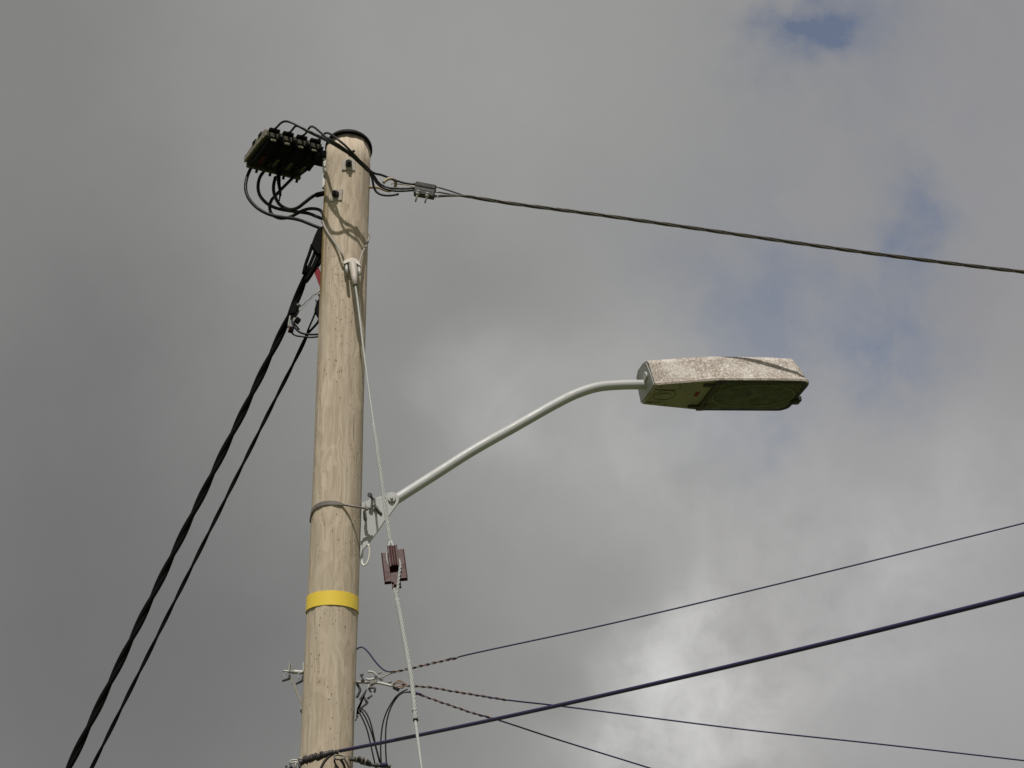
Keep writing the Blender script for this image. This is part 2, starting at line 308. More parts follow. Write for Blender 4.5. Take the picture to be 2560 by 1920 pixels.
class MB:
    def __init__(s): s.v = []; s.f = []; s.sm = []
    def add(s, vs, fs, smooth):
        o = len(s.v); s.v += [Vector(v) for v in vs]
        for f in fs: s.f.append([i + o for i in f]); s.sm.append(smooth)
        return s
    def raw(s, pts, r, n=10, closed=False, flat=None):
        """tube along ready points; r number, list or function of 0..1"""
        m = len(pts); T, N, B = frames(pts); vs = []; fs = []
        for i, p in enumerate(pts):
            q = r(i / max(1, m - 1)) if callable(r) else (r[i] if isinstance(r, list) else r)
            for k in range(n):
                a = 2 * math.pi * k / n; vs.append(p + N[i] * (q * math.cos(a)) + B[i] * (q * math.sin(a)))
        for i in range(m if closed else m - 1):
            for k in range(n):
                a, b = i * n + k, i * n + (k + 1) % n; c, d = ((i + 1) % m) * n + (k + 1) % n, ((i + 1) % m) * n + k
                fs.append([a, b, c, d])
        s.add(vs, fs, True)
        if not closed:
            o = len(s.v) - m * n
            s.f.append([o + k for k in reversed(range(n))]); s.sm.append(False)
            s.f.append([o + (m - 1) * n + k for k in range(n)]); s.sm.append(False)
        return s
    def tube(s, pts, r, n=10, step=0.012, closed=False): return s.raw(spline(pts, step, closed), r, n, closed)
    def rod(s, a, b, r, r2=None, n=14):
        r2 = r if r2 is None else r2; a, b = Vector(a), Vector(b)
        return s.raw([a, b], [r, r2], n)
    def hexnut(s, a, b, r): return s.rodflat(a, b, r, 6)
    def rodflat(s, a, b, r, n):
        k = len(s.sm); s.rod(a, b, r, n=n)
        for i in range(k, len(s.sm)): s.sm[i] = False
        return s
    def box(s, c, ax, ay, az):
        """centre and three half-axis vectors"""
        c, ax, ay, az = map(Vector, (c, ax, ay, az))
        vs = [c + ax * i + ay * j + az * k for i in (-1, 1) for j in (-1, 1) for k in (-1, 1)]
        fs = [[0, 1, 3, 2], [4, 6, 7, 5], [0, 4, 5, 1], [2, 3, 7, 6], [0, 2, 6, 4], [1, 5, 7, 3]]
        if ax.cross(ay).dot(az) < 0: fs = [f[::-1] for f in fs]
        return s.add(vs, fs, False)
    def prism(s, poly, ext):
        """polygon of 3-D points pushed along ext"""
        n = len(poly); ext = Vector(ext); vs = [Vector(p) for p in poly] + [Vector(p) + ext for p in poly]
        nrm = Vector((0, 0, 0))
        for i in range(n): nrm += Vector(poly[i]).cross(Vector(poly[(i + 1) % n]))
        fs = [list(range(n))[::-1], [n + i for i in range(n)]] + [[i, (i + 1) % n, n + (i + 1) % n, n + i] for i in range(n)]
        if nrm.dot(ext) < 0: fs = [f[::-1] for f in fs]
        return s.add(vs, fs, False)
    def loft(s, rings, smooth=False, caps=True, closed=True):
        n = len(rings[0]); vs = [p for r in rings for p in r]; fs = []
        for i in range(len(rings) - 1):
            for k in range(n if closed else n - 1): fs.append([i * n + k, i * n + (k + 1) % n, (i + 1) * n + (k + 1) % n, (i + 1) * n + k])
        if caps: fs.append(list(range(n))[::-1]); fs.append([(len(rings) - 1) * n + k for k in range(n)])
        return s.add(vs, fs, smooth)
    def ball(s, c, r, sq=(1, 1, 1), n=12):
        c = Vector(c); vs = []; fs = []
        for i in range(1, n):
            for k in range(n * 2):
                a, b = math.pi * i / n, math.pi * k / n
                vs.append(c + Vector((r * sq[0] * math.sin(a) * math.cos(b), r * sq[1] * math.sin(a) * math.sin(b), r * sq[2] * math.cos(a))))
        m = n * 2
        for i in range(n - 2):
            for k in range(m): fs.append([i * m + k, (i + 1) * m + k, (i + 1) * m + (k + 1) % m, i * m + (k + 1) % m])
        vs += [c + Vector((0, 0, r * sq[2])), c - Vector((0, 0, r * sq[2]))]; t = len(vs) - 2
        for k in range(m): fs.append([t, k, (k + 1) % m]); fs.append([t + 1, (n - 2) * m + (k + 1) % m, (n - 2) * m + k])
        return s.add(vs, fs, True)
    def build(s, name, mt, parent=None, bevel=0.0):
        org = Vector((0, 0, 0)); q = parent
        while q is not None: org += q.location; q = q.parent
        if parent is None:
            org = Vector(s.v[0])
        me = bpy.data.meshes.new(name); me.from_pydata([v - org for v in s.v], [], s.f); me.update()
        for p, k in zip(me.polygons, s.sm): p.use_smooth = k
        me.materials.append(M[mt] if isinstance(mt, str) else mt)
        o = bpy.data.objects.new(name, me); C.objects.link(o)
        if parent is not None: o.parent = parent
        else: o.location = org
        if bevel:
            b = o.modifiers.new('bevel', 'BEVEL'); b.width = bevel; b.segments = 2; b.limit_method = 'ANGLE'; b.angle_limit = R_(40)
        return o
def tag(o, label=None, cat=None, group=None, kind=None):
    for k, v in (('label', label), ('category', cat), ('group', group), ('kind', kind)):
        if v: o[k] = v
    return o
def thing(name, loc, label, cat, group=None):
    o = bpy.data.objects.new(name, None); C.objects.link(o); o.location = Vector(loc); o.empty_display_size = 0.1
    return tag(o, label, cat, group)

# ------------------------------------------------------------------ ground
gm = MB(); N_ = 40
gv = [Vector((-900 + 1800 * i / N_, -900 + 1800 * j / N_, 0)) for i in range(N_ + 1) for j in range(N_ + 1)]
gm.add(gv, [[i * (N_ + 1) + j, (i + 1) * (N_ + 1) + j, (i + 1) * (N_ + 1) + j + 1, i * (N_ + 1) + j + 1] for i in range(N_) for j in range(N_)], False)
go = gm.build('ground', 'grass'); tag(go, kind='structure', label='rough grass ground beneath the pole')

# ------------------------------------------------------------------ utility pole
pole = thing('utility_pole', (AX, YP, 0), 'tall weathered timber utility pole with black cap and yellow band', 'utility pole')
z_front = P(872, 333.5, -rt).z; z_side = P(871, 378, 0).z
slope = (z_front - z_side) / rt
def topz(th, rr): return z_side + slope * rr * math.cos(th)
rings = []; NA = 72
zs = [-0.3, 0.5, 1.5] + [2.5 + 0.05 * i for i in range(200) if 2.5 + 0.05 * i < z_side - 0.2]
def wob(a, z): return 0.0016 * math.sin(3 * a + 1.7 * z) + 0.0012 * math.sin(7 * a - 3.1 * z) + 0.0007 * math.sin(17 * a + 9 * z)
for z in zs:
    rings.append([Vector((AX + (rad(z) + wob(a, z)) * math.sin(a), YP - (rad(z) + wob(a, z)) * math.cos(a), z)) for a in [2 * math.pi * k / NA for k in range(NA)]])
for f in (0.0, 0.5, 1.0):
    rg = []
    for k in range(NA):
        a = 2 * math.pi * k / NA; z0 = zs[-1] + 0.04; z1 = topz(a, rt); z = z0 + (z1 - z0) * f
        rr = rad(z) + wob(a, z); rg.append(Vector((AX + rr * math.sin(a), YP - rr * math.cos(a), z)))
    rings.append(rg)
MB().loft(rings, True).build('pole_shaft', 'wood', pole)
# cap: a tilted disc with a shallow dome that overhangs the shaft
cr = []
nrm = Vector((0, slope, 1)).normalized(); tdir = Vector((0, -1, slope)).normalized()
cc = Vector((AX + 0.0015, YP, z_side)) + tdir * 0.006
def capring(r, h): return [cc + Vector((1, 0, 0)) * (r * math.sin(a)) + tdir * (r * math.cos(a) * math.sqrt(1 + slope ** 2)) + nrm * h for a in [2 * math.pi * k / 64 for k in range(64)]]
capm = MB().loft([capring(0.02, 0.001), capring(rt + 0.002, 0.001), capring(rt + 0.005, -0.004), capring(rt + 0.0075, 0.006), capring(rt + 0.006, 0.018), capring(rt * 0.8, 0.028), capring(0.03, 0.033)], True)
capm.build('pole_cap', 'capblack', pole)
# yellow band
def ring_band(z0, z1, off0, off1, tilt=0.0, n=96, a0=0.0, a1=2 * math.pi):
    rs = []
    for k in range(n + 1):
        a = a0 + (a1 - a0) * k / n; dz = tilt * math.sin(a)
        rs.append([cyl(a, z0 + dz, off0), cyl(a, z0 + dz, off1), cyl(a, z1 + dz, off1), cyl(a, z1 + dz, off0)])
    return rs
zy1, zy0 = onpole(833, 1476.5).z, onpole(833, 1512.5).z
MB().loft(ring_band(zy0, zy1, 0.0030, 0.0045, 0.001, 160, math.pi, 3 * math.pi), False, caps=False).build('yellow_band', 'yellow', pole)
# two square washer plates with bolts
def washer(x, y, half, turn, nut_shift=0.0):
    p = onpole(x, y); th = math.atan2(p.x - AX, YP - p.y)
    n = Vector((math.sin(th), -math.cos(th), 0)); t = Vector((math.cos(th), math.sin(th), 0)); u = Vector((0, 0, 1))
    t2 = t * math.cos(turn) + u * math.sin(turn); u2 = u * math.cos(turn) - t * math.sin(turn)
    rr = rad(p.z); off = 0.0005
    wv_ = MB(); wv_.box(p + n * off, t2 * half, u2 * half, n * 0.0028)
    pl = wv_.build('washer_plate', 'washer', pole, 0.001)
    q = p + n * (off + 0.003)
    MB().hexnut(q, q + n * 0.020, 0.0175).rod(q + n * 0.020, q + n * 0.032 + u * nut_shift, 0.0085).build('bolt', 'rustbolt', pl, 0.0015)
washer(871.5, 411.5, 0.0315, 0.0)
washer(841.5, 488, 0.0310, -0.06)
nl = onpole(680 + 1305 / 9.217, 1620 + 1165 / 9.217)
MB().ball(nl, 0.0048, (1, 0.8, 1)).build('nail_head', 'galv', pole)

# ------------------------------------------------------------------ street lamp
lampz = P(958, 1280, -0.02)
lamp = thing('street_lamp', (AX, YP, lampz.z), 'pale grey street lamp, bent arm on a bolted bracket, lichen speckled lamp head', 'street lamp')
# mounting bracket: a triangular plate that faces the viewer, with a flange against the pole
DB = -0.03
outline = ZG([(232, 366), (330, 318), (600, 228), (690, 190), (735, 168), (785, 163), (840, 172), (885, 200), (915, 245), (932, 310), (905, 385), (740, 615), (650, 720), (480, 970), (330, 1165), (205, 1310), (212, 1000), (222, 600)], DB)
br = MB().prism(outline, (0, 0.014, 0)).build('mounting_bracket', 'greypaint', lamp, 0.002)
fl = ZG([(196, 366), (232, 360), (205, 1310), (160, 1450)], DB + 0.004)
MB().prism(fl, (0, 0.075, 0)).build('flange', 'greypaint', br, 0.0015)
pv = ZG([(785, 292)], DB)[0]
nv = Vector((0, -1, 0))
MB().rod(pv + nv * 0.001, pv + nv * 0.009, 0.0195, 0.017, 24).build('pivot_washer', 'greypaint', br, 0.001)
MB().rod(pv + nv * 0.009, pv + nv * 0.018, 0.0065).build('pivot_bolt', 'galv', br, 0.001)
sl_ = ZG([(418, 425), (470, 480), (530, 545), (580, 595)], DB - 0.0012)
MB().tube(sl_, 0.0062, 10, 0.004).build('slot', 'gasket', br)
nb = ZG([(470, 480)], DB)[0]
MB().rod(nb + nv * 0.001, nb + nv * 0.006, 0.0135, n=20).hexnut(nb + nv * 0.006, nb + nv * 0.014, 0.009).rod(nb + nv * 0.014, nb + nv * 0.024, 0.0048).build('clamp_bolt', 'oldsteel', br, 0.0008)
ab = ZG([(345, 205, DB - 0.045), (372, 250, DB - 0.03), (410, 300, DB + 0.004)])
axd = (ab[0] - ab[2]).normalized()
MB().hexnut(ab[0], ab[0] - axd * 0.012, 0.0115).rod(ab[0] - axd * 0.012, ab[2], 0.0058).build('adjusting_bolt', 'darksteel', br, 0.001)
# strap round the pole, a flat band that ends in a threaded rod
sp = []
for (X, Y) in [(98, 520), (100, 490), (112, 440), (150, 385), (200, 350), (270, 325), (350, 316), (420, 318), (490, 328), (535, 342)]:
    sp.append(onpole(760 + X / 5.53, 1200 + Y / 5.53, 0.003))
sp_ = spline(sp, 0.01)
back = [cyl(a, sp[0].z + 0.012 - 0.01 * i, 0.003) for i, a in enumerate([R_(-97), R_(-125), R_(-150), R_(-180)])]
allp = back[::-1] + sp_[1:]
rs = []
for i, p in enumerate(allp):
    t = i / (len(allp) - 1); hw = 0.0095 if t < 0.86 else 0.0095 - 0.0045 * (t - 0.86) / 0.14
    n = Vector((p.x - AX, p.y - YP, 0)).normalized(); u = Vector((0, 0, hw))
    rs.append([p - u, p - u + n * 0.004, p + u + n * 0.004, p + u])
stp = MB().loft(rs, False).build('pole_strap', 'strapsteel', lamp)
re = ZS([(535, 342, -0.118), (680, 363, -0.118), (820, 385, -0.105), (925, 396, -0.098)])
re[0] = sp[-1] + Vector((0, -0.002, 0))
MB().tube(re, 0.0052, 10).build('threaded_end', 'strapsteel', stp)
nd = (re[3] - re[2]).normalized()
tabp = ZS([(840, 390)], -0.062)[0]
MB().box(tabp, nd * 0.004, (0, 0.032, 0), (0, 0, 0.020)).build('strap_lug', 'greypaint', br, 0.001)
q0 = ZS([(852, 389)], -0.104)[0]
MB().hexnut(q0, q0 + nd * 0.011, 0.0115).build('nut', 'oldsteel', stp, 0.0008)
hk = ZG([(232, 540, DB - 0.035), (236, 640, DB - 0.035), (250, 715, DB - 0.035), (275, 722, DB - 0.035), (282, 650, DB - 0.035)])
MB().tube(hk, 0.0035, 8, 0.004).build('earth_clip', 'darksteel', stp)
# arm
DL = 0.32
armxy = [(985, 1252), (1085, 1188.5), (1180, 1128), (1290, 1066), (1389, 1010), (1441, 984.5), (1493, 968), (1551, 962.5), (1640, 961.5)]
armd = [DB + 0.045 + (DL - DB - 0.045) * (x - 985) / 637 for x, y in armxy]
armp = [P(x, y, d) for (x, y), d in zip(armxy, armd)]
MB().raw(spline(armp, 0.015), 0.0234, 24).build('lamp_arm', 'greypaint', lamp)
# lamp head, local axes: s along, w across (away from the viewer), h up
phi, tau = R_(13), R_(5.3)
es = Vector((math.cos(phi) * math.cos(tau), math.sin(phi) * math.cos(tau), math.sin(tau))); ew = Vector((-math.sin(phi), math.cos(phi), 0)); eh = es.cross(ew)
O = P(1622, 985, DL)
def H(s, w, h): return O + es * (s * 1.05) + ew * (w * 1.09) + eh * h
def section(s, wb, wt, h, sh=0.0):
    a = [(wb, -0.004, 0), (wb + 0.002, 0.008, 0), (wb - 0.004, 0.013, 0), (wt + (wb - wt) * 0.35, h * 0.6, 0), (wt + (wb - wt) * 0.12, h * 0.9, 0), (wt - 0.008, h + 0.006, 0), (wt * 0.5, h + 0.016, 0)]
    L = [H(s + sh * (b / h if h else 0), -q, b) for q, b, _ in a] + [H(s + sh * (b / h if h else 0), q, b) for q, b, _ in a[::-1]]
    return L
st_ = [(0.0, 0.104, 0.080, 0.134), (0.10, 0.126, 0.098, 0.136), (0.20, 0.146, 0.114, 0.137), (0.285, 0.164, 0.128, 0.136), (0.45, 0.168, 0.132, 0.134), (0.58, 0.168, 0.132, 0.132), (0.672, 0.165, 0.126, 0.130)]
secs = [section(a, b, c, d, -0.014 if a == 0 else 0) for a, b, c, d in st_]
secs += [section(0.704, 0.160, 0.122, 0.082), section(0.720, 0.150, 0.115, 0.048), section(0.729, 0.134, 0.108, 0.022), section(0.733, 0.114, 0.092, 0.008)]
head = MB().loft(secs, False).build('lamp_head', 'lichen', lamp, 0.003)
# end plate with spigot
ep = [(-0.102, 0.0), (-0.096, 0.06), (-0.078, 0.126), (-0.04, 0.143), (0.04, 0.143), (0.078, 0.126), (0.096, 0.06), (0.102, 0.0)]
MB().prism([H(-0.004 - 0.014 * (h / 0.118), w_, h) for w_, h in ep], -es * 0.004).build('end_plate', 'greypaint', head, 0.001)
MB().rod(H(-0.014, -0.040, 0.074), H(-0.024, -0.040, 0.074), 0.023, 0.021, 20).build('conduit_plug', 'greypaint', head, 0.002)
arm_end = armp[-1]
# underside: stained pan on the arm half, bowl on the other half
pan = [H(0.006, -0.100, -0.005), H(0.285, -0.160, -0.005), H(0.285, 0.160, -0.005), H(0.006, 0.100, -0.005)]
pn = MB().prism(pan, eh * 0.004).build('underside_pan', 'pan', head)
oc = [H(0.075 + 0.052 * math.cos(a), 0.0 + 0.052 * math.sin(a), -0.0055) for a in [2 * math.pi * k / 40 for k in range(40)]]
MB().raw(oc, 0.0014, 6, True).build('hatch_rim', 'stain', head)
oc = [H(0.072 + 0.030 * math.cos(a), -0.004 + 0.020 * math.sin(a), -0.0055) for a in [2 * math.pi * k / 30 for k in range(30)]]
MB().prism(oc, -eh * 0.006).build('hatch_knob', 'pan', head, 0.002)
MB().tube([H(0.010, -0.060, -0.006), H(0.11, -0.056, -0.006)], 0.0022, 6).build('seam', 'stain', head)
MB().tube([H(0.012, 0.075, -0.006), H(0.08, 0.078, -0.006)], 0.0018, 6).build('seam', 'stain', head)
for s_, w_ in ((0.03, -0.09), (0.115, -0.108), (0.03, 0.085), (0.11, 0.10)):
    MB().ball(H(s_, w_, -0.006), 0.004).build('screw', 'stain', head)
MB().box(H(0.225, -0.015, -0.0062), es * 0.010, ew * 0.026, eh * 0.0008).build('red_label', 'redlabel', head)
def rrect(s0, s1, hw0, hw1, r0, r1, h, n=10):
    out = []
    for (cs, cw, r, a0) in ((s1 - r1, hw1 - r1, r1, 0), (s0 + r0, hw0 - r0, r0, 90), (s0 + r0, -hw0 + r0, r0, 180), (s1 - r1, -hw1 + r1, r1, 270)):
        for k in range(n + 1):
            a = R_(a0 + 90 * k / n); out.append(H(cs + r * math.cos(a), cw + r * math.sin(a), h))
    return out
gk = MB().loft([rrect(0.276, 0.729, 0.160, 0.160, 0.02, 0.055, 0.004), rrect(0.275, 0.731, 0.162, 0.162, 0.02, 0.055, -0.006), rrect(0.280, 0.727, 0.158, 0.158, 0.02, 0.052, -0.010),
                rrect(0.296, 0.712, 0.146, 0.146, 0.02, 0.045, -0.010), rrect(0.296, 0.712, 0.146, 0.146, 0.02, 0.045, 0.0)], True, caps=False)
gko = gk.build('bowl_gasket', 'gasket', head)
MB().loft([rrect(0.290, 0.718, 0.150, 0.150, 0.02, 0.045, -0.008), rrect(0.305, 0.700, 0.136, 0.136, 0.02, 0.04, -0.013), rrect(0.34, 0.665, 0.10, 0.10, 0.02, 0.04, -0.016), rrect(0.42, 0.60, 0.04, 0.04, 0.02, 0.02, -0.017)], True, caps=True).build('glass_bowl', 'bowl', head)
MB().add(rrect(0.285, 0.722, 0.155, 0.155, 0.02, 0.045, -0.003), [list(range(44))], False).build('bowl_tray', 'tray', head)
def ell(k, a, b, h): return [H(0.505 + a * math.cos(2 * math.pi * i / k), b * math.sin(2 * math.pi * i / k), h) for i in range(k)]
rfo = MB().loft([ell(40, 0.195, 0.118, -0.0065), ell(40, 0.17, 0.098, -0.0050), ell(40, 0.10, 0.05, -0.0040)], True, caps=True).build('reflector', 'reflector', head)
MB().raw(ell(48, 0.197, 0.120, -0.0072), 0.0024, 6, True).build('reflector_rim', 'rim', head)
for w_ in (-0.120, 0.115):
    MB().box(H(0.258, w_, -0.010), es * 0.036, ew * 0.012, eh * 0.006).box(H(0.288, w_, -0.012), es * 0.018, ew * 0.034, eh * 0.007).build('hinge', 'stain', head, 0.003)
MB().box(H(0.282, -0.005, -0.012), es * 0.009, ew * 0.11, eh * 0.006).build('hinge_bar', 'stain', head, 0.002)
MB().box(H(0.740, 0.045, -0.006), es * 0.012, ew * 0.028, eh * 0.012).box(H(0.728, 0.045, -0.016), es * 0.014, ew * 0.020, eh * 0.006).build('latch', 'gasket', head, 0.003)
# white supply cable that loops under the bracket
lp = ZG([(318, 1185), (338, 1270), (345, 1370), (330, 1480), (285, 1580), (235, 1612), (203, 1570), (190, 1470), (196, 1370), (205, 1300)], DB - 0.002, DB + 0.03)
MB().tube(lp, 0.0042, 10, 0.006).build('supply_cable', 'whitepvc', lamp)

# ------------------------------------------------------------------ fuse box beside the pole head
fb_o = ZF([(669 * 0 + 690, 240)], -0.12)[0]
A0 = P(669, 324, -0.12); th_ = R_(27)
eu = Vector((math.cos(th_), math.sin(th_), 0)); ev = Vector((-math.sin(th_), math.cos(th_), 0)); ez = Vector((0, 0, 1))
LU, LV = 0.285, 0.29
def B_(u, v, z): return A0 + eu * u + ev * v + ez * z
fb = thing('fuse_box', B_(LU / 2, LV / 2, -0.06), 'black four way fuse box fixed beside the pole top', 'fuse box')
lid = MB().prism([B_(0, 0, 0), B_(LU, 0, 0), B_(LU, LV, 0), B_(0, LV, 0)], -ez * 0.034).build('housing', 'dustplastic', fb, 0.004)
MB().prism([B_(-0.003, -0.002, 0.002), B_(-0.003, 0.05, 0.010), B_(-0.003, 0.11, 0.012), B_(-0.003, LV, -0.002), B_(-0.003, LV, -0.036), B_(-0.003, -0.002, -0.034)], -eu * 0.008).build('end_plate', 'dustside', fb, 0.002)
for v_ in (0.075, 0.155): MB().box(B_(-0.008, v_, 0.008), eu * 0.006, ev * 0.020, ez * 0.009).build('lug', 'blackplastic', fb, 0.002)
MB().tube([B_(-0.012, 0.02, -0.033), B_(-0.012, LV - 0.02, -0.035)], 0.003, 8).build('edge_rib', 'dustside', fb)
cw = LU / 4
for k in range(4):
    u0 = k * cw
    c = MB()
    prof = [(0.004, -0.012), (-0.004, -0.020), (-0.004, -0.052), (0.010, -0.070), (0.16, -0.078), (0.25, -0.060), (0.25, -0.034), (0.02, -0.034)]
    c.prism([B_(u0 + 0.006, v, z) for v, z in prof], eu * (cw - 0.016))
    co_ = c.build('fuse_carrier', 'blackplastic', fb, 0.003)
    MB().prism([B_(u0 + 0.010, -0.007, -0.018), B_(u0 + cw - 0.016, -0.007, -0.018), B_(u0 + cw - 0.020, -0.007, -0.046), B_(u0 + 0.012, -0.007, -0.040)], -ev * 0.006).build('front_cover', 'dustplastic', co_, 0.003)
    MB().box(B_(u0 + cw * 0.46, -0.006, -0.001), eu * 0.027, ev * 0.012, ez * 0.008).build('terminal_shroud', 'blackplastic', fb, 0.003)
    MB().tube([B_(u0 + cw * 0.40, -0.014, -0.004), B_(u0 + cw * 0.52, -0.015, -0.048)], 0.0028, 6).build('front_rib', 'blackplastic', co_)
    MB().box(B_(u0 + cw * 0.40, -0.010, -0.058), eu * 0.013, ev * 0.005, ez * 0.005).build('pull_tab', 'dustside', co_, 0.002)
    MB().tube([B_(u0 + cw - 0.006, -0.020, -0.034), B_(u0 + cw - 0.006, 0.02, -0.060), B_(u0 + cw - 0.006, 0.15, -0.075)], 0.008, 8).build('barrier', 'blackplastic', fb)
    MB().box(B_(u0 + 0.034, 0.150, -0.080), eu * 0.008, ev * 0.035, ez * 0.0012).build('rating_label', 'dimred' if k == 0 else 'dustplastic', co_)
    MB().box(B_(u0 + 0.03, LV - 0.012, -0.046), eu * 0.026, ev * 0.010, ez * 0.012).build('cable_entry', 'dustside', fb, 0.003)
    MB().hexnut(B_(u0 + 0.058, LV - 0.01, -0.048), B_(u0 + 0.058, LV + 0.005, -0.075), 0.007).build('clamp_screw', 'blackplastic', fb)
MB().prism([B_(0.0, LV - 0.022, -0.030), B_(LU, LV - 0.022, -0.030), B_(LU, LV - 0.004, -0.030), B_(0.0, LV - 0.004, -0.030)], -ez * 0.034).build('rear_skirt', 'dustplastic', fb, 0.003)
bk = ZF([(2110, 810), (2170, 860), (2190, 940), (2190, 1200), (2180, 1480), (2140, 1640)], -0.05)
bkp = ZA([(1200, 560), (1225, 560), (1258, 600), (1268, 650), (1262, 850), (1255, 1000), (1225, 1045), (1190, 1040), (1195, 800), (1200, 660)], -0.035)
MB().prism(bkp, (0, 0.022, 0)).build('fixing_bracket', 'flaked', fb, 0.002)
MB().box(ZA([(1180, 640)], 0.0)[0], eu * 0.03, ev * 0.05, ez * 0.018).build('mounting_arm', 'blackplastic', fb, 0.003)

# four upper conductors: box -> tied bundle over the pole face -> anchor clamp
fan = [  # above the box (zoom A), in front of the pole (zoom A), then to the clamp (zoom B)
 ([(510, 290), (560, 215), (630, 145), (685, 128), (745, 140), (870, 196), (1000, 262)], [(1150, 332), (1300, 405), (1440, 480), (1590, 575), (1720, 690), (1840, 800)], [(870, 795), (950, 812), (1060, 853), (1180, 897), (1300, 930), (1430, 945)]),
 ([(715, 330), (760, 270), (810, 205), (845, 193), (890, 212), (1000, 275)], [(1150, 348), (1300, 422), (1430, 498), (1580, 595), (1705, 705), (1815, 810)], [(860, 830), (905, 905), (960, 955), (1060, 992), (1200, 1002), (1420, 1002)]),
 ([(915, 375), (960, 300), (1010, 225), (1042, 200), (1090, 218), (1150, 268)], [(1230, 335), (1330, 400), (1455, 478), (1600, 585), (1735, 692), (1850, 805)], [(850, 840), (890, 920), (950, 975), (1080, 1025), (1200, 1037), (1420, 1025)]),
 ([(1125, 425), (1160, 375), (1210, 310), (1255, 290), (1310, 308)], [(1400, 372), (1500, 455), (1590, 545), (1690, 650), (1800, 775), (1850, 840)], [(835, 880), (855, 980), (885, 1045), (950, 1085), (1060, 1100), (1200, 1080), (1310, 1056), (1420, 1055)])]
DF = -0.255
names = ['longest black conductor arching over the fuse box lid', 'second black conductor rising from the fuse box towards the pole', 'third black conductor looping up behind the tied bundle', 'short black conductor bent beside the pole cap']
for k, (a, b, c) in enumerate(fan):
    off = 0.004 * (k % 2)
    u0 = (0.40 + k) * cw
    pa = ZA(a, -0.135 + 0.035 * k, (-0.18 if k < 2 else -0.29) + off); pb = ZA([(x, y, dd + off) for (x, y), dd in zip(b, (-.20, -.28, -.297, -.285, -.250, -.205) if k < 2 else (-.335, -.335, -.315, -.29, -.250, -.205))]); pc = ZB([(x, y, dd + off * 0.5) for (x, y), dd in zip(c, (-.185, -.17, -.16, -.16, -.16, -.16))])
    pa[0] = B_(u0, -0.010, 0.004)
    o = MB().tube(pa + pb + pc, 0.0056, 10, 0.01).build('conductor_wire', 'conductor')
    tag(o, names[k], 'electric wire', 'conductors from the fuse box to the anchor clamp')
tb = ZA([(1575, 535), (1625, 610)], -0.288); td = (tb[1] - tb[0]).normalized()
ti = thing('cable_tie', tb[0], 'black cable tie gripping four wires across the pole face', 'cable tie')
cq = ZA([(1592, 572)], -0.288)[0]; tT = (ZA([(1650, 625)], DF)[0] - ZA([(1540, 530)], DF)[0]).normalized(); tN = tT.cross(Vector((0, -1, 0))).normalized(); tB = tT.cross(tN)
MB().raw([cq + tN * (0.014 * math.cos(a)) + tB * (0.0125 * math.sin(a)) for a in [2 * math.pi * k / 24 for k in range(24)]], 0.0035, 8, True).build('band', 'rubber', ti)
MB().box(cq - tN * 0.016, tT * 0.005, tN * 0.006, tB * 0.005).build('tie_head', 'rubber', ti, 0.001)

# pigtail hook
hp = ZB([(770, 985, 0.0), (860, 985, -0.03), (930, 992, -0.05), (1000, 1020, -0.06), (1060, 1034, -0.07), (1115, 1018, -0.09), (1150, 975, -0.115), (1158, 925, -0.135), (1135, 880, -0.15), (1085, 866, -0.16), (1030, 882, -0.165), (985, 925, -0.165)])
ho = MB().tube(hp, lambda t: 0.0075, 14, 0.006).build('pigtail_hook', 'tanmetal')
tag(ho, 'tan pigtail hook screwed into the right side of the pole', 'hook')
# anchor clamp
DC = -0.16
ac = thing('anchor_clamp', ZB([(1560, 1020)], DC)[0], 'grey anchor clamp with two bolts gripping the twisted line', 'clamp')
c0, c1 = ZB([(1420, 1000)], DC)[0], ZB([(1700, 1052)], DC)[0]
ca = (c1 - c0).normalized(); cn = Vector((0, -1, 0)); cu = ca.cross(cn).normalized() * -1
if cu.z < 0: cu = -cu
cm = (c0 + c1) / 2; hl = (c1 - c0).length / 2
MB().box(cm + cu * 0.018, ca * hl, cn * 0.020, cu * 0.012).build('upper_jaw', 'clampplastic', ac, 0.003)
MB().box(cm - cu * 0.004, ca * hl, cn * 0.017, cu * 0.009).build('middle_plate', 'darksteel', ac, 0.002)
MB().box(cm - cu * 0.024 + ca * 0.002, ca * hl, cn * 0.020, cu * 0.010).build('lower_jaw', 'clampplastic', ac, 0.003)
for (a, b, e) in (((1465, 1060), (1430, 1187), 0), ((1595, 1093), (1560, 1203), 0)):
    p, q = ZB([a], DC - 0.026)[0], ZB([b], DC - 0.02)[0]; dd = (q - p).normalized()
    bo = MB().rod(p - dd * 0.012, q, 0.0042).build('bolt', 'galv', ac)
    MB().hexnut(p - dd * 0.004, p + dd * 0.007, 0.0095).rod(p - dd * 0.010, p - dd * 0.005, 0.0105).build('nut', 'galv', bo)
bl = ZB([(1160, 938, -0.15), (1280, 950, -0.16), (1440, 985, -0.17)])
MB().tube(bl, 0.0026, 8).tube(ZB([(1095, 945, -0.15), (1120, 933, -0.155), (1160, 938, -0.15)]), 0.0026, 8).build('bail_wire', 'tanmetal', ac)

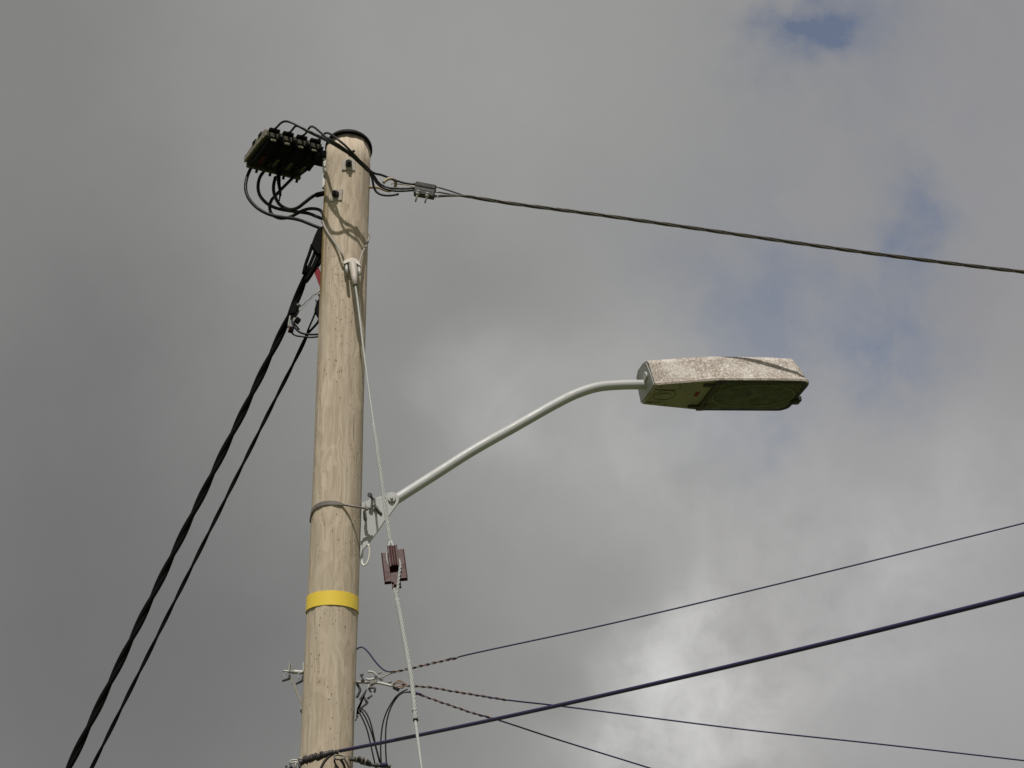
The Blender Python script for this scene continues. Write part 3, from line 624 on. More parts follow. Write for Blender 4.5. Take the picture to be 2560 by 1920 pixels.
# line heading right from the clamp: four strands that twist together
def extend(pts, L, drop=0.0):
    d = (pts[-1] - pts[-2]).normalized(); return pts + [pts[-1] + d * L + Vector((0, 0, drop))]
def scl(y): return 1.0
lx = [(1086, 478), (1146, 487), (1262, 506), (1505, 538), (1736, 570.5), (1968, 604), (2199, 636), (2407, 662), (2560, 680), (2760, 703)]
lpts = [P(x, y, DC + 0.088 * (x - 1080) / 545) for x, y in lx]
lpts = extend(lpts, 9.0)
path = spline(lpts, 0.02)
tl = thing('twisted_line', lpts[0], 'twisted black overhead line running right from the anchor clamp', 'overhead line')
nst = 4
starts = ZB([(1700, 975), (1690, 1045), (1690, 1118), (1695, 1100)], DC - 0.01)
for k in range(nst):
    hx = helix(path, 0.0058, 0.50, 2 * math.pi * k / nst + 0.6, 0.025)
    st0 = [starts[k], starts[k].lerp(hx[5], 0.5) + Vector((0, 0, 0.004 * (1 - k * 0.7)))]
    MB().raw(spline(st0 + hx[7:9], 0.02)[:-1] + hx[8:], 0.0040, 8).build('strand', 'lineskin', tl)

# ------------------------------------------------------------------ cables under the fuse box
under = [([(225, 735, .17), (160, 880, .16), (132, 1020, .14), (147, 1130, .12), (200, 1230, .1), (300, 1330, .08), (420, 1400, .07), (550, 1440, .06), (680, 1460, .05), (800, 1475, .04), (900, 1500, .03), (1050, 1560, .02), (1190, 1615, .01)], 0.0084, 'outermost thick black cable curling below the fuse box'),
 ([(390, 815, .2), (332, 900, .19), (305, 1020, .17), (320, 1130, .15), (370, 1210, .13), (450, 1280, .11), (560, 1330, .1), (700, 1360, .09), (850, 1380, .07), (1000, 1402, .05), (1100, 1440, .03), (1215, 1485, .0)], 0.0084, 'second thick black cable curling inside the outermost one'),
 ([(800, 895, .23), (720, 975, .2), (640, 1055, .17), (550, 1150, .15), (490, 1220, .13), (466, 1300, .11), (476, 1375, .09), (520, 1435, .07), (620, 1470, .06), (750, 1450, .05), (850, 1400, .04), (950, 1352, .03), (1050, 1335, .02), (1150, 1352, .01), (1200, 1400, .0), (1215, 1460, .0)], 0.0080, 'black cable crossing behind the others and humping towards the pole'),
 ([(545, 900, .18), (522, 1000, .16), (520, 1090, .13), (545, 1180, .1), (600, 1275, .08), (680, 1328, .06), (770, 1348, .04), (860, 1320, .02), (950, 1252, .0), (1050, 1175, -.01), (1130, 1135, -.02), (1225, 1118, -.03)], 0.0084, 'black cable sagging then rising to the pole with a sleeved end')]
for k, (pp, r, lb) in enumerate(under):
    o = thing('power_cable', ZA([pp[0]])[0], lb, 'power cable', 'cables hanging under the fuse box')
    MB().tube(ZA(pp), r, 12, 0.008).build('sheath', 'rubber', o)
    if k == 3: MB().tube(ZA([(1105, 1150, -.017), (1160, 1137, -.022), (1225, 1122, -.03)]), 0.0125, 12).build('end_sleeve', 'blackplastic', o, 0.002)
tp = ZA([(590, 800, .2), (590, 900, .19), (592, 980, .18), (605, 1070, .17), (612, 1140, .165), (605, 1180, .16), (598, 1225, .155)])
tpp = spline(tp, 0.005)
rr_ = []
for i in range(len(tpp)):
    t = i / (len(tpp) - 1)
    base = 0.0125 * (1 - t) + 0.0045 * t if t < 0.8 else 0.0062 - 0.003 * (t - 0.8) / 0.2
    rr_.append(base + 0.0014 * math.sin(i * 2.1) + random.uniform(-0.001, 0.0012))
tg = MB().raw(tpp, rr_, 10).build('taped_cable_tail', 'bundle'); tag(tg, 'lumpy black taped cable tail dangling under the middle of the fuse box', 'cable tail')

# ------------------------------------------------------------------ two bundled cables falling to the lower left
def bundle(name, label, pts, d0, d1, rs_, rh, pitch, n, ph=0.0, r_end=None):
    pl = [P(x * 2560 / 2212, y * 2560 / 2212, d0 + (d1 - d0) * i / (len(pts) - 1)) for i, (x, y) in enumerate(pts)]
    pl = extend(pl, 3.0); pth = spline(pl, 0.02)
    t = thing(name, pl[0], label, 'power cable', 'black bundled cables falling to the left')
    for k in range(n): MB().raw(helix(pth, rh, pitch, ph + 2 * math.pi * k / n, 0.02), rs_, 8).build('strand', 'bundle', t)
    return t
b1 = [(668, 575), (645, 636), (600, 735), (374, 1197), (148, 1659), (110, 1737)]
bundle('bundled_cable', 'thicker black bundled cable falling to the lower left', b1, 0.03, 0.25, 0.0114, 0.0068, 0.43, 2)
b2 = [(668, 712), (655, 742), (626, 801), (592, 868), (395, 1263.5), (198, 1659), (160, 1735)]
bundle('bundled_cable', 'thinner black bundled cable falling alongside the thicker one', b2, 0.05, 0.25, 0.0062, 0.0034, 0.36, 2, 0.5)
# strain clamps that hold them against the pole's left side
sc = thing('strain_clamp', ZC([(480, 500)], 0.03)[0], 'large black wedge clamp on the left flank of the pole', 'clamp', 'wedge clamps of the left cables')
MB().prism(ZC([(478, 368), (530, 350), (536, 420), (532, 560), (525, 640), (470, 640), (405, 545), (440, 450)], 0.005), (0, 0.05, 0)).build('clamp_body', 'blackplastic', sc, 0.003)
MB().tube(ZC([(418, 545), (385, 650), (352, 740), (325, 850)], 0.02), 0.008, 10).build('side_bar', 'blackplastic', sc)
MB().tube(ZC([(505, 610), (475, 700), (430, 790), (380, 880), (345, 930)], 0.03), lambda t: 0.017 - 0.005 * t, 10).build('wedge_leg', 'blackplastic', sc)
MB().tube(ZC([(455, 600), (420, 690), (380, 780), (350, 850)], 0.03), 0.008, 10).build('wedge_bar', 'blackplastic', sc)
MB().tube(ZC([(528, 640), (520, 700), (490, 740), (470, 770)], 0.03), 0.009, 10).build('clamp_tail', 'blackplastic', sc)
for (X, Y) in ((395, 625), (365, 700)): MB().ball(ZC([(X, Y)], 0.015)[0], 0.0048).build('stud', 'blackplastic', sc)
s2 = thing('strain_clamp', ZR([(720, 1000)], 0.05)[0], 'small black wedge clamp below the red tag', 'clamp', 'wedge clamps of the left cables')
MB().prism(ZR([(715, 905), (745, 865), (778, 858), (785, 1000), (780, 1215), (735, 1190), (660, 1072), (690, 960)], 0.02), (0, 0.04, 0)).build('clamp_body', 'blackplastic', s2, 0.003)
MB().tube(ZR([(690, 1085), (640, 1215), (590, 1330), (545, 1440)], 0.04), 0.0045, 8).build('side_bar', 'blackplastic', s2)
MB().tube(ZR([(762, 1210), (720, 1290), (650, 1370), (570, 1455)], 0.045), 0.0062, 8).build('wedge_bar', 'blackplastic', s2)
a_, b_ = ZR([(740, 800), (765, 870)], 0.03); MB().rod(a_, b_, 0.0045).build('stud', 'darksteel', s2)
a_, b_ = ZR([(690, 900), (720, 955)], 0.03); MB().rod(a_, b_, 0.005).build('stud', 'darksteel', s2)
rtg = MB().prism(ZR([(688, 345), (738, 332), (798, 490), (790, 692), (765, 692), (664, 430)], 0.03), (0, 0.003, 0)).build('warning_tag', 'red', None, 0.0006)
tag(rtg, 'red plastic tag hanging on the left flank of the pole', 'tag')
ew_ = thing('earth_wire', ZR([(680, 805)], 0.02)[0], 'thin pale wire twisted from the pole to the cable connectors', 'wire')
MB().tube(ZR([(800, 690), (740, 748), (680, 802)], 0.0, 0.03), 0.0036, 8).build('sleeve', 'whitepvc', ew_)
MB().tube(ZR([(680, 802), (625, 830), (600, 870), (545, 908), (515, 930), (490, 968), (430, 1008)], 0.03), 0.0018, 6).build('dark_core', 'darksteel', ew_)
MB().tube(ZR([(680, 808), (600, 890), (530, 970), (450, 1055), (330, 1142), (255, 1172)], 0.03), 0.0016, 6).build('pale_core', 'wire', ew_)
MB().tube(ZR([(250, 1172), (225, 1270), (212, 1380)], 0.03), 0.0042, 8).build('pale_tail', 'wire', ew_)
pc = thing('piercing_connector', ZR([(340, 1010)], 0.03)[0], 'dark knobbly connector clamped to the thicker left cable', 'connector')
MB().prism(ZR([(330, 905), (380, 930), (385, 1040), (330, 1130), (240, 1130), (230, 1010)], 0.01), (0, 0.05, 0)).build('connector_body', 'blackplastic', pc, 0.004)
a_, b_ = ZR([(360, 1005), (425, 985)], 0.01); MB().hexnut(a_, b_, 0.009).rod(a_, a_ + (b_ - a_) * 0.6, 0.011).build('shear_bolt', 'darksteel', pc, 0.001)
def conn(X, Y, ang, face, label, pts1, r1):
    t = thing('end_connector', ZR([(X, Y)], 0.03)[0], label, 'connector', 'boxy connectors on the jumper tails')
    c = ZR([(X, Y)], 0.03)[0]; ax_ = Vector((math.cos(ang), 0.2, math.sin(ang))).normalized(); ay_ = Vector((-math.sin(ang), 0, math.cos(ang))).normalized(); an = ax_.cross(ay_)
    bo = MB().box(c, ax_ * 0.012, ay_ * 0.0125, an * 0.014).build('connector_body', 'blackplastic', t, 0.003)
    if face: MB().box(c - ax_ * 0.0045 + ay_ * 0.013 - an * 0.001, ax_ * 0.007, ay_ * 0.001, an * 0.010).box(c - ax_ * 0.0125, ax_ * 0.001, ay_ * 0.009, an * 0.009).build('copper_end', face, bo)
    MB().tube(ZR(pts1, 0.03), r1, 10, 0.006).build('jumper_cable', 'rubber', t)
conn(372, 1255, R_(-35), 'copperface', 'upper boxy connector with orange copper end below the thicker left cable', [(330, 1270), (300, 1330), (345, 1400), (400, 1450), (480, 1482), (580, 1495), (770, 1490)], 0.0050)
conn(262, 1415, R_(-10), 'copperface', 'lower boxy connector with tan end at the tip of the jumper loop', [(255, 1430), (290, 1485), (345, 1515), (450, 1532), (600, 1545), (770, 1528)], 0.0042)
js = MB().tube(ZR([(250, 1200), (300, 1290), (370, 1370), (400, 1410)], 0.035), 0.0045, 8).tube(ZR([(330, 1150), (290, 1200), (275, 1290), (310, 1390)], 0.03), 0.0045, 8).build('jumper_tail', 'darksteel'); tag(js, 'short grey jumper tails crossing between the two boxy connectors', 'wire')

# ------------------------------------------------------------------ stay (guy) wire
G0 = P(878, 656, -0.130); KG = 0.46          # leans out towards the viewer as it falls
def PG(x, y, off=0.0):
    r = ray(x, y)   # solve y_world = G0.y - KG*(G0.z - z)
    t = (G0.y - KG * (G0.z - EYE.z) - EYE.y) / (r.y - KG * r.z); return EYE + r * (t + off)
stay = thing('stay_wire', PG(884, 690), 'galvanised stay wire looped round the pole with a cone clamp, above the brown insulator', 'stay wire', 'stay wire lengths')
lw = [cyl(R_(a), onpole(810, 548, 0.005).z + 0.02 - 0.0 * a, 0.006) for a in (180, 215, 240, 262)]
for (X, Y, o_) in ((527, 300, .005), (545, 360, .005), (575, 415, .006), (625, 490, .010), (680, 570, .018), (722, 640, .035)):
    lw.append(onpole(680 + X / 4.1475, 480 + Y / 4.1475, o_))
lw.append(PG(680 + 745 / 4.1475, 480 + 715 / 4.1475)); lw.append(PG(680 + 752 / 4.1475, 480 + 770 / 4.1475))
rw = [cyl(R_(a), onpole(922, 592, 0.005).z + 0.03, 0.006) for a in (180, 150, 120, 98)]
for (X, Y, o_) in ((1006, 470, .005), (990, 530, .006), (950, 605, .012), (925, 660, .03)):
    rw.append(onpole(680 + X / 4.1475, 480 + Y / 4.1475, o_))
rw.append(PG(680 + 912 / 4.1475, 480 + 710 / 4.1475)); rw.append(PG(680 + 903 / 4.1475, 480 + 770 / 4.1475))
MB().tube(lw, 0.0048, 10, 0.01).tube(rw, 0.0048, 10, 0.01).build('pole_loop', 'oldwire', stay)
def cG(X, Y): return PG(820 + X / 8.29, 600 + Y / 8.29)
nf = Vector((0, -1, 0.0))
yk = [cG(325, 530), (cG(322, 460)), cG(500, 392), cG(580, 410), cG(660, 490), cG(690, 580), cG(600, 520), cG(500, 482), cG(430, 490)]
MB().prism([p + Vector((0, 0.018, 0)) for p in yk], (0, -0.034, 0)).build('yoke', 'alu', stay, 0.003)
MB().raw([cG(508, 470), cG(520, 545), cG(545, 760), cG(565, 940)], [0.0185, 0.0200, 0.0150, 0.0110], 24).build('cone_socket', 'alu', stay)
MB().rod(cG(564, 938), cG(566, 958), 0.0088).build('socket_mouth', 'gasket', stay)
for a, b in (((375, 500), (392, 672)), ((648, 540), (655, 716))):
    p, q = cG(*a), cG(*b); MB().rod(p, q, 0.0075, n=14).hexnut(q - (q - p) * 0.08, q + (q - p) * 0.05, 0.0062).build('clamp_bolt', 'galv', stay)
up = [PG(888, 712), PG(893, 745), PG(908, 868), PG(925, 995), PG(941, 1108)]
MB().tube(up, 0.0046, 12, 0.02).build('strand', 'wire', stay)
gp = [PG(934, 1060), PG(942, 1111), PG(958, 1225), PG(968, 1301), PG(976, 1352)]
gpth = spline(gp, 0.01)
for k in range(6): MB().raw(helix(gpth, lambda t: 0.0046 + 0.0012 * min(1, t * 4), 0.13, 2 * math.pi * k / 6, 0.009), 0.0028, 6).build('wrapped_grip', 'wire', stay)
lg = [PG(976, 1350), PG(973, 1362), PG(971, 1374), PG(970, 1390), PG(968, 1402), PG(970, 1418)]
lg2 = [PG(977, 1350), PG(981, 1362), PG(984, 1376), PG(982, 1390)]
MB().tube(lg, 0.0062, 10, 0.006).tube(lg2, 0.0062, 10, 0.006).build('eye_leg', 'wire', stay)
# insulator
ia, ib = PG(900 + 833 / 10.37, 1340 + 325 / 10.37), PG(900 + 950 / 10.37, 1340 + 1265 / 10.37)
iL = (ib - ia).length; ea = (ib - ia).normalized(); er = (Vector((1, 0, 0)) - ea * ea.x).normalized(); en = er.cross(ea) * -1
if en.y > 0: en = -en
def IQ(a, r, n): return ia + ea * (a * iL) + er * r + en * n
sX = 0.0282 / 260 * 2.0 * 0.93   # metres per zoom pixel there
ins = thing('stay_insulator', ia + ea * iL / 2, 'dark brown glazed stay insulator hanging in the stay wire', 'insulator')
body = MB()
def fin(a0, a1, r0, r1, n0, n1, dip, axis):
    """flange block whose two ends are scooped: axis 'r' scoops along r, 'n' along n"""
    K = 8; top = []; bot = []
    for i in range(K + 1):
        t = i / K; sc_ = dip * (1 - (2 * t - 1) ** 2)
        if axis == 'r': top.append(IQ(a0 + sc_, r0 + (r1 - r0) * t, n0)); bot.append(IQ(a1 - sc_, r0 + (r1 - r0) * t, n0))
        else: top.append(IQ(a0 + sc_, r0, n0 + (n1 - n0) * t)); bot.append(IQ(a1 - sc_, r0, n0 + (n1 - n0) * t))
    ext = en * (n1 - n0) if axis == 'r' else er * (r1 - r0)
    body.prism(top + bot[::-1], ext)
pxm = (ia - EYE).dot(FWD) / F / 10.37      # metres per zoom pixel on the insulator
hw = 128 * pxm
def hh(z): return z * pxm
fin(0.0, 0.60, -hh(128), hh(128), hh(60), hh(140), 0.035, 'r')         # front saddle
fin(0.50, 1.02, -hh(115), hh(115), -hh(140), -hh(60), 0.04, 'r')       # rear saddle
fin(0.14, 0.93, -hh(300), -hh(125), -hh(55), hh(55), 0.03, 'n')
fin(0.08, 0.88, hh(125), hh(300), -hh(55), hh(55), 0.03, 'n')
body.prism([IQ(0.15, -hh(155), -hh(40)), IQ(0.10, hh(155), -hh(40)), IQ(0.88, hh(155), -hh(40)), IQ(0.92, -hh(155), -hh(40))], en * hh(30))
body.prism([IQ(0.04, -hh(70), -hh(62)), IQ(0.04, hh(70), -hh(62)), IQ(0.98, hh(70), -hh(62)), IQ(0.98, -hh(70), -hh(62))], en * hh(50))
body.prism([IQ(0.04, -hh(70), -hh(20)), IQ(0.04, hh(70), -hh(20)), IQ(0.55, hh(70), -hh(20)), IQ(0.55, -hh(70), -hh(20))], en * hh(85))
io = body.build('ceramic_body', 'insul', ins, 0.0038)
for r in (-60, 0, 60):
    MB().tube([IQ(0.03 + 0.0, hh(r), hh(142)), IQ(0.575, hh(r), hh(142))], hh(20), 8).build('front_rib', 'insul', ins)
for r in (-285, 285):
    MB().tube([IQ(0.14 if r < 0 else 0.09, hh(r), hh(54)), IQ(0.89 if r < 0 else 0.85, hh(r), hh(54))], hh(14), 8).build('side_rib', 'insul', ins)
# lower stay
s3 = thing('stay_wire', PG(993, 1500), 'galvanised stay wire below the brown insulator, dropping out of the picture', 'stay wire', 'stay wire lengths')
def iz(X, Y, o=0.0): return PG(900 + X / 10.37, 1340 + Y / 10.37, 0) + en * o
lr = [iz(985, 640, .012), iz(1020, 700, .014), iz(1045, 800, .016), iz(1042, 920, .016), iz(1020, 1060, .014), iz(1000, 1200, .010), iz(985, 1330, .006), iz(965, 1480, .002), PG(993, 1500)]
ll = [iz(905, 1180, -.03), iz(890, 1260, -.02), iz(905, 1360, -.012), iz(935, 1500, -.006), PG(992, 1496), PG(995, 1512)]
hx1 = spline(lr, 0.006); hx2 = spline(ll, 0.006)
lm = MB()
for k in range(3): lm.raw(helix(hx1, 0.0032, 0.06, 2.1 * k, 0.005), 0.0034, 6); lm.raw(helix(hx2, 0.0032, 0.06, 2.1 * k, 0.005), 0.0034, 6)
lm.build('eye_leg', 'wire', s3)
back_w = [iz(690, 470, 0.008), iz(695, 600, 0.012), iz(712, 720, 0.012), iz(735, 800, 0.006)]
MB().tube(back_w, hh(17), 8, 0.005).build('upper_eye', 'wire', stay)
gp2 = [PG(993, 1498), PG(1003, 1550), PG(1012, 1600), PG(1020, 1645), PG(1028.5, 1697), PG(1035.5, 1758), PG(1039, 1800)]
gpt2 = spline(gp2, 0.01)
for k in range(6): MB().raw(helix(gpt2, 0.0062, 0.11, 2 * math.pi * k / 6, 0.008), 0.0036, 6).build('wrapped_grip', 'wire', s3)
for (x, y) in ((1036, 1777), (1039, 1800)):
    c = PG(x, y); dd = (PG(x + 2, y + 15) - c).normalized(); MB().rod(c - dd * 0.003, c + dd * 0.003, 0.0104, n=16).build('end_collar', 'darksteel' if y > 1790 else 'galv', s3)
e0, e1 = PG(1037, 1790), PG(1054, 1920); ed = (e1 - e0).normalized(); gnd = e0 + ed * ((e0.z + 0.1) / -ed.z)
MB().raw([e0, e1, gnd], 0.0056, 12).build('strand', 'wire', s3)

# ------------------------------------------------------------------ telephone brackets low on the pole
tlb = thing('wire_bracket', ZK([(600, 700)], 0.0)[0], 'galvanised spindle bracket with brace on the left side of the pole', 'bracket', 'galvanised drop wire brackets')
MB().tube(ZK([(770, 565), (470, 548)], 0.0), hh(0) + 0.0092, 14).tube(ZK([(480, 548), (250, 530)], 0.0), 0.0052, 12).build('spindle', 'galv', tlb)
MB().prism(ZK([(400, 305), (418, 310), (400, 545), (370, 545)], -0.02), (0, 0.04, 0)).build('end_plate', 'galv', tlb, 0.001)
MB().prism(ZK([(425, 355), (478, 390), (475, 580), (450, 585), (425, 540), (452, 520), (452, 430), (428, 415)], 0.0), (0, 0.004, 0)).build('hook_plate', 'oldsteel', tlb, 0.0008)
MB().prism(ZK([(705, 330), (742, 335), (735, 545), (700, 545)], -0.02), (0, 0.04, 0)).build('end_plate', 'galv', tlb, 0.001)
MB().prism(ZK([(748, 400), (772, 430), (775, 590), (760, 600)], 0.0), (0, 0.004, 0)).build('hook_plate', 'oldsteel', tlb, 0.0008)
for ox in (0, 315):
    MB().tube(ZK([(345 + ox, 570), (300 + ox, 580), (275 + ox, 630), (288 + ox, 690), (320 + ox, 715)], -0.01), 0.0024, 8, 0.004).build('wire_eye', 'galv', tlb)
    MB().prism(ZK([(225 + ox, 738 + ox * 0.22), (360 + ox, 690 + ox * 0.12), (375 + ox, 630), (425 + ox, 600), (440 + ox, 690), (370 + ox, 715 + ox * 0.15), (235 + ox, 755 + ox * 0.22)], -0.012), (0, 0.02, 0)).build('wire_hook', 'darksteel', tlb, 0.0008)
MB().prism(ZK([(385, 640), (440, 640), (560, 900), (690, 1200), (705, 1290), (690, 1370), (665, 1370), (655, 1280), (500, 930)], -0.01), (0, 0.006, 0)).build('brace', 'oldsteel', tlb, 0.001)
MB().prism(ZK([(775, 600), (740, 640), (735, 780), (722, 960), (745, 800)], 0.0), (0, 0.006, 0)).build('back_strap', 'darksteel', tlb)
fbp = ZK([(676, 1385)], -0.01)[0]; MB().box(fbp, (0.0022, 0, 0), (0, 0.004, 0), (0, 0, 0.0035)).build('foot_clip', 'galv', tlb, 0.0005)
MB().hexnut(ZK([(665, 1430)], -0.01)[0], ZK([(690, 1480)], -0.01)[0], 0.0052).rod(ZK([(680, 1460)], -0.01)[0], ZK([(690, 1530)], -0.01)[0], 0.0026).build('foot_bolt', 'darksteel', tlb)

tr = thing('wire_bracket', ZH([(600, 620)], -0.02)[0], 'cluttered galvanised hook bracket on the right side of the pole', 'bracket', 'galvanised drop wire brackets')
MB().tube(ZH([(270, 605), (420, 605), (580, 612)], -0.01), 0.0062, 12).build('spindle', 'oldsteel', tr)
MB().tube(ZH([(545, 362), (620, 362), (690, 385), (735, 430), (760, 470)], -0.03), 0.0048, 12, 0.004).build('upper_hook', 'galv', tr)
MB().tube(ZH([(500, 525), (560, 545), (640, 538), (740, 505), (825, 468)], -0.035), 0.0050, 12, 0.005).build('middle_hook', 'galv', tr)
MB().prism(ZH([(360, 440), (400, 400), (450, 405), (450, 430), (415, 450), (455, 520), (480, 560), (390, 580), (385, 545), (420, 520)], -0.02), (0, 0.012, 0)).build('bent_lug', 'darksteel', tr, 0.0012)
MB().prism(ZH([(690, 460), (760, 440), (800, 500), (740, 520), (700, 515)], -0.04), (0, 0.014, 0)).build('hook_tip', 'darksteel', tr, 0.001)
MB().prism(ZH([(775, 390), (800, 355), (860, 350), (865, 380), (815, 395), (790, 430)], -0.03), (0, 0.012, 0)).build('wire_keeper', 'oldsteel', tr, 0.001)
MB().prism(ZH([(600, 570), (700, 545), (720, 600), (700, 650), (610, 695)], -0.02), (0, 0.012, 0)).build('clamp_cheek', 'oldsteel', tr, 0.0012)
MB().rod(*ZH([(815, 535), (895, 560)], -0.03), 0.0042).build('clamp_stud', 'oldsteel', tr)
MB().tube(ZH([(710, 605), (900, 640), (1060, 680), (1220, 712)], -0.03, -0.05), 0.0056, 12).build('long_hook', 'galv', tr)
MB().rod(*ZH([(715, 600), (760, 615)], -0.03), 0.0075).build('hook_collar', 'oldsteel', tr)
MB().rod(*ZH([(1015, 585), (1090, 610)], -0.04), 0.0056).build('hook_end', 'oldsteel', tr)
MB().tube(ZH([(1140, 720), (1200, 760), (1270, 790)], -0.045), 0.0072, 10).build('wedge_end', 'gasket', tr)
MB().prism(ZH([(570, 590), (600, 600), (590, 690), (300, 1200), (285, 1440), (268, 1440), (275, 1240), (545, 720)], -0.03), (0, 0.006, 0)).build('brace', 'galv', tr, 0.001)
MB().prism(ZH([(510, 755), (530, 780), (400, 990), (375, 1020), (345, 1000), (440, 860)], -0.01), (0, 0.008, 0)).build('rear_bar', 'darksteel', tr, 0.001)
MB().tube(ZH([(570, 735), (600, 800), (625, 838)], -0.02), 0.0044, 8, 0.004).tube(ZH([(590, 740), (660, 730), (712, 745), (712, 790), (700, 838)], -0.025), 0.0052, 10, 0.004).build('lower_hook', 'darksteel', tr)
MB().rod(*ZH([(650, 905), (540, 990)], -0.02), 0.0046).build('side_stud', 'darksteel', tr)
MB().tube(ZH([(300, 640, .0), (345, 720, .0), (372, 780, .0), (345, 860, .0), (295, 960, .0)]), 0.0058, 10, 0.005).build('rear_hook', 'darksteel', tr)
wrp = MB()
for k in range(5):
    x0 = 430 + 14 * k; wrp.tube(ZH([(470, 950 + 12 * k), (x0 + 60, 1010 + 15 * k), (520 - 8 * k, 1090 + 10 * k), (440 - 10 * k, 1160 + 8 * k), (380 - 14 * k, 1220 + 12 * k)], -0.02 - 0.003 * k), 0.0042, 7, 0.006)
wrp.build('wire_wrap', 'tape', tr)
MB().prism(ZH([(360, 1180), (420, 1200), (400, 1270), (350, 1330), (300, 1320), (305, 1260)], -0.02), (0, 0.014, 0)).tube(ZH([(330, 1370), (300, 1420), (262, 1500)], -0.01), 0.003, 6).build('foot_lug', 'darksteel', tr, 0.001)

# ------------------------------------------------------------------ drop wires to the right
def dropwire(label, loop, grip, line, d0, d1, r, gripmat='copper'):
    """loop: tail near the bracket, grip: spiral part, line: display-pixel points to the right edge"""
    gp_ = ZT(grip, -0.04, -0.05)
    ln = [P(x * 2560 / 2212, y * 2560 / 2212, -0.05 + (d1 + 0.05) * i / (len(line) - 1)) for i, (x, y) in enumerate(line)]
    t = thing('drop_wire', gp_[0], label, 'telephone wire', 'telephone drop wires running right')
    full = gp_ + ln; full = extend(full, 8.0)
    MB().raw(spline(full, 0.03), r, 8).build('line', 'navy', t)
    gs = spline(gp_ + ln[:1], 0.01)
    MB().raw(helix(gs, r + 0.0008, 0.060, 0.3, 0.003), 0.0026, 6).build('copper_spiral', gripmat, t)
    MB().raw(helix(gs, r + 0.0006, 0.060, 3.4, 0.003), 0.0022, 6).build('steel_spiral', 'oldsteel', t)
    if loop: MB().tube(ZT(loop, -0.02, -0.04), r, 8, 0.008).build('tail', 'navy', t)
    return t
t1 = dropwire('topmost navy telephone wire, climbing to the right from a looped tail', [(945, 100, 0.02), (960, 86), (985, 78), (1022, 92), (1070, 142), (1130, 222), (1190, 292), (1250, 338), (1310, 352), (1372, 349)],
         [(1345, 354), (1480, 325), (1600, 298), (1750, 262), (1900, 228), (2040, 198)], [(988, 1420), (1300, 1351.5), (1600, 1281), (1900, 1207.5), (2212, 1130)], -.05, -0.6, 0.0036)
MB().tube(ZT([(1360, 352), (1300, 375), (1265, 388), (1230, 412), (1190, 420), (1150, 432)], -0.04), 0.0034, 8).build('steel_tail', 'oldsteel', t1)
MB().rod(*ZT([(1955, 212), (2050, 196)], -0.05), 0.0058, 0.004).tube(ZT([(2010, 200), (2032, 188)], -0.05), 0.002, 6).build('grip_end', 'navy', t1)
t2 = dropwire('middle telephone wire with a long copper spiral grip, falling gently right', None, [(1440, 500), (1560, 508), (1750, 522), (2000, 566), (2212, 600)], [(1095, 1512), (1200, 1524), (1600, 1575), (1900, 1607.5), (2212, 1643)], -.05, 0.5, 0.0036)
cl_ = MB()
for (a, b, c_) in (((1150, 650), (1230, 590), (1330, 600)), ((1150, 640), (1260, 560), (1350, 590)), ((1130, 655), (1290, 630), (1350, 720))):
    cl_.tube(ZH([a, b, c_, (1420, 650), (1500, 690)] if c_[1] < 700 else [a, b, c_, (1260, 690), (1200, 700)], -0.05), 0.0026, 7, 0.005)
cl_.tube(ZH([(1500, 700), (1400, 690), (1350, 735), (1240, 725), (1220, 690)], -0.05), 0.003, 7, 0.005)
cl_.build('coiled_end', 'copper', t2)
t3 = dropwire('lowest thin telephone wire, dropping steeply to the right behind the thick cable', None, [(1520, 572), (1575, 585), (1700, 625), (1850, 680), (2000, 730), (2212, 803)], [(1062, 1551), (1200, 1596), (1403, 1659), (1500, 1690)], -.05, 0.6, 0.0036)
MB().tube(ZT([(1560, 575), (1650, 605)], -0.05), 0.0062, 8).build('sleeve', 'navy', t3)
# loops of drop wire hanging below the bracket
loops = [([(1500, 545), (1440, 572), (1380, 618), (1320, 700), (1268, 795), (1232, 900), (1208, 1050), (1202, 1200), (1207, 1365)], 'left of two dark wires arching down from the copper coil'),
 ([(1520, 575), (1460, 580), (1405, 612), (1345, 690), (1298, 790), (1265, 930), (1256, 1080), (1258, 1220), (1266, 1385)], 'right of two dark wires arching down from the copper coil'),
 ([(955, 775), (975, 820), (1010, 890), (1050, 990), (1090, 1150), (1125, 1310), (1152, 1425)], 'dark wire hanging nearest the pole below the hook bracket'),
 ([(975, 760), (1000, 800), (1040, 872), (1085, 980), (1130, 1125), (1165, 1255), (1192, 1360)], 'middle of three dark wires hanging below the hook bracket'),
 ([(990, 755), (1030, 790), (1070, 860), (1100, 950), (1125, 1060), (1150, 1180), (1178, 1285), (1200, 1355)], 'dark wire bulging farthest from the pole below the hook bracket')]
for k, (pp, lb) in enumerate(loops):
    o = MB().tube(ZT(pp, -0.045 - 0.004 * k), 0.0033, 8, 0.012).build('hanging_wire', 'conductor'); tag(o, lb, 'telephone wire', 'wires looping down beside the pole')

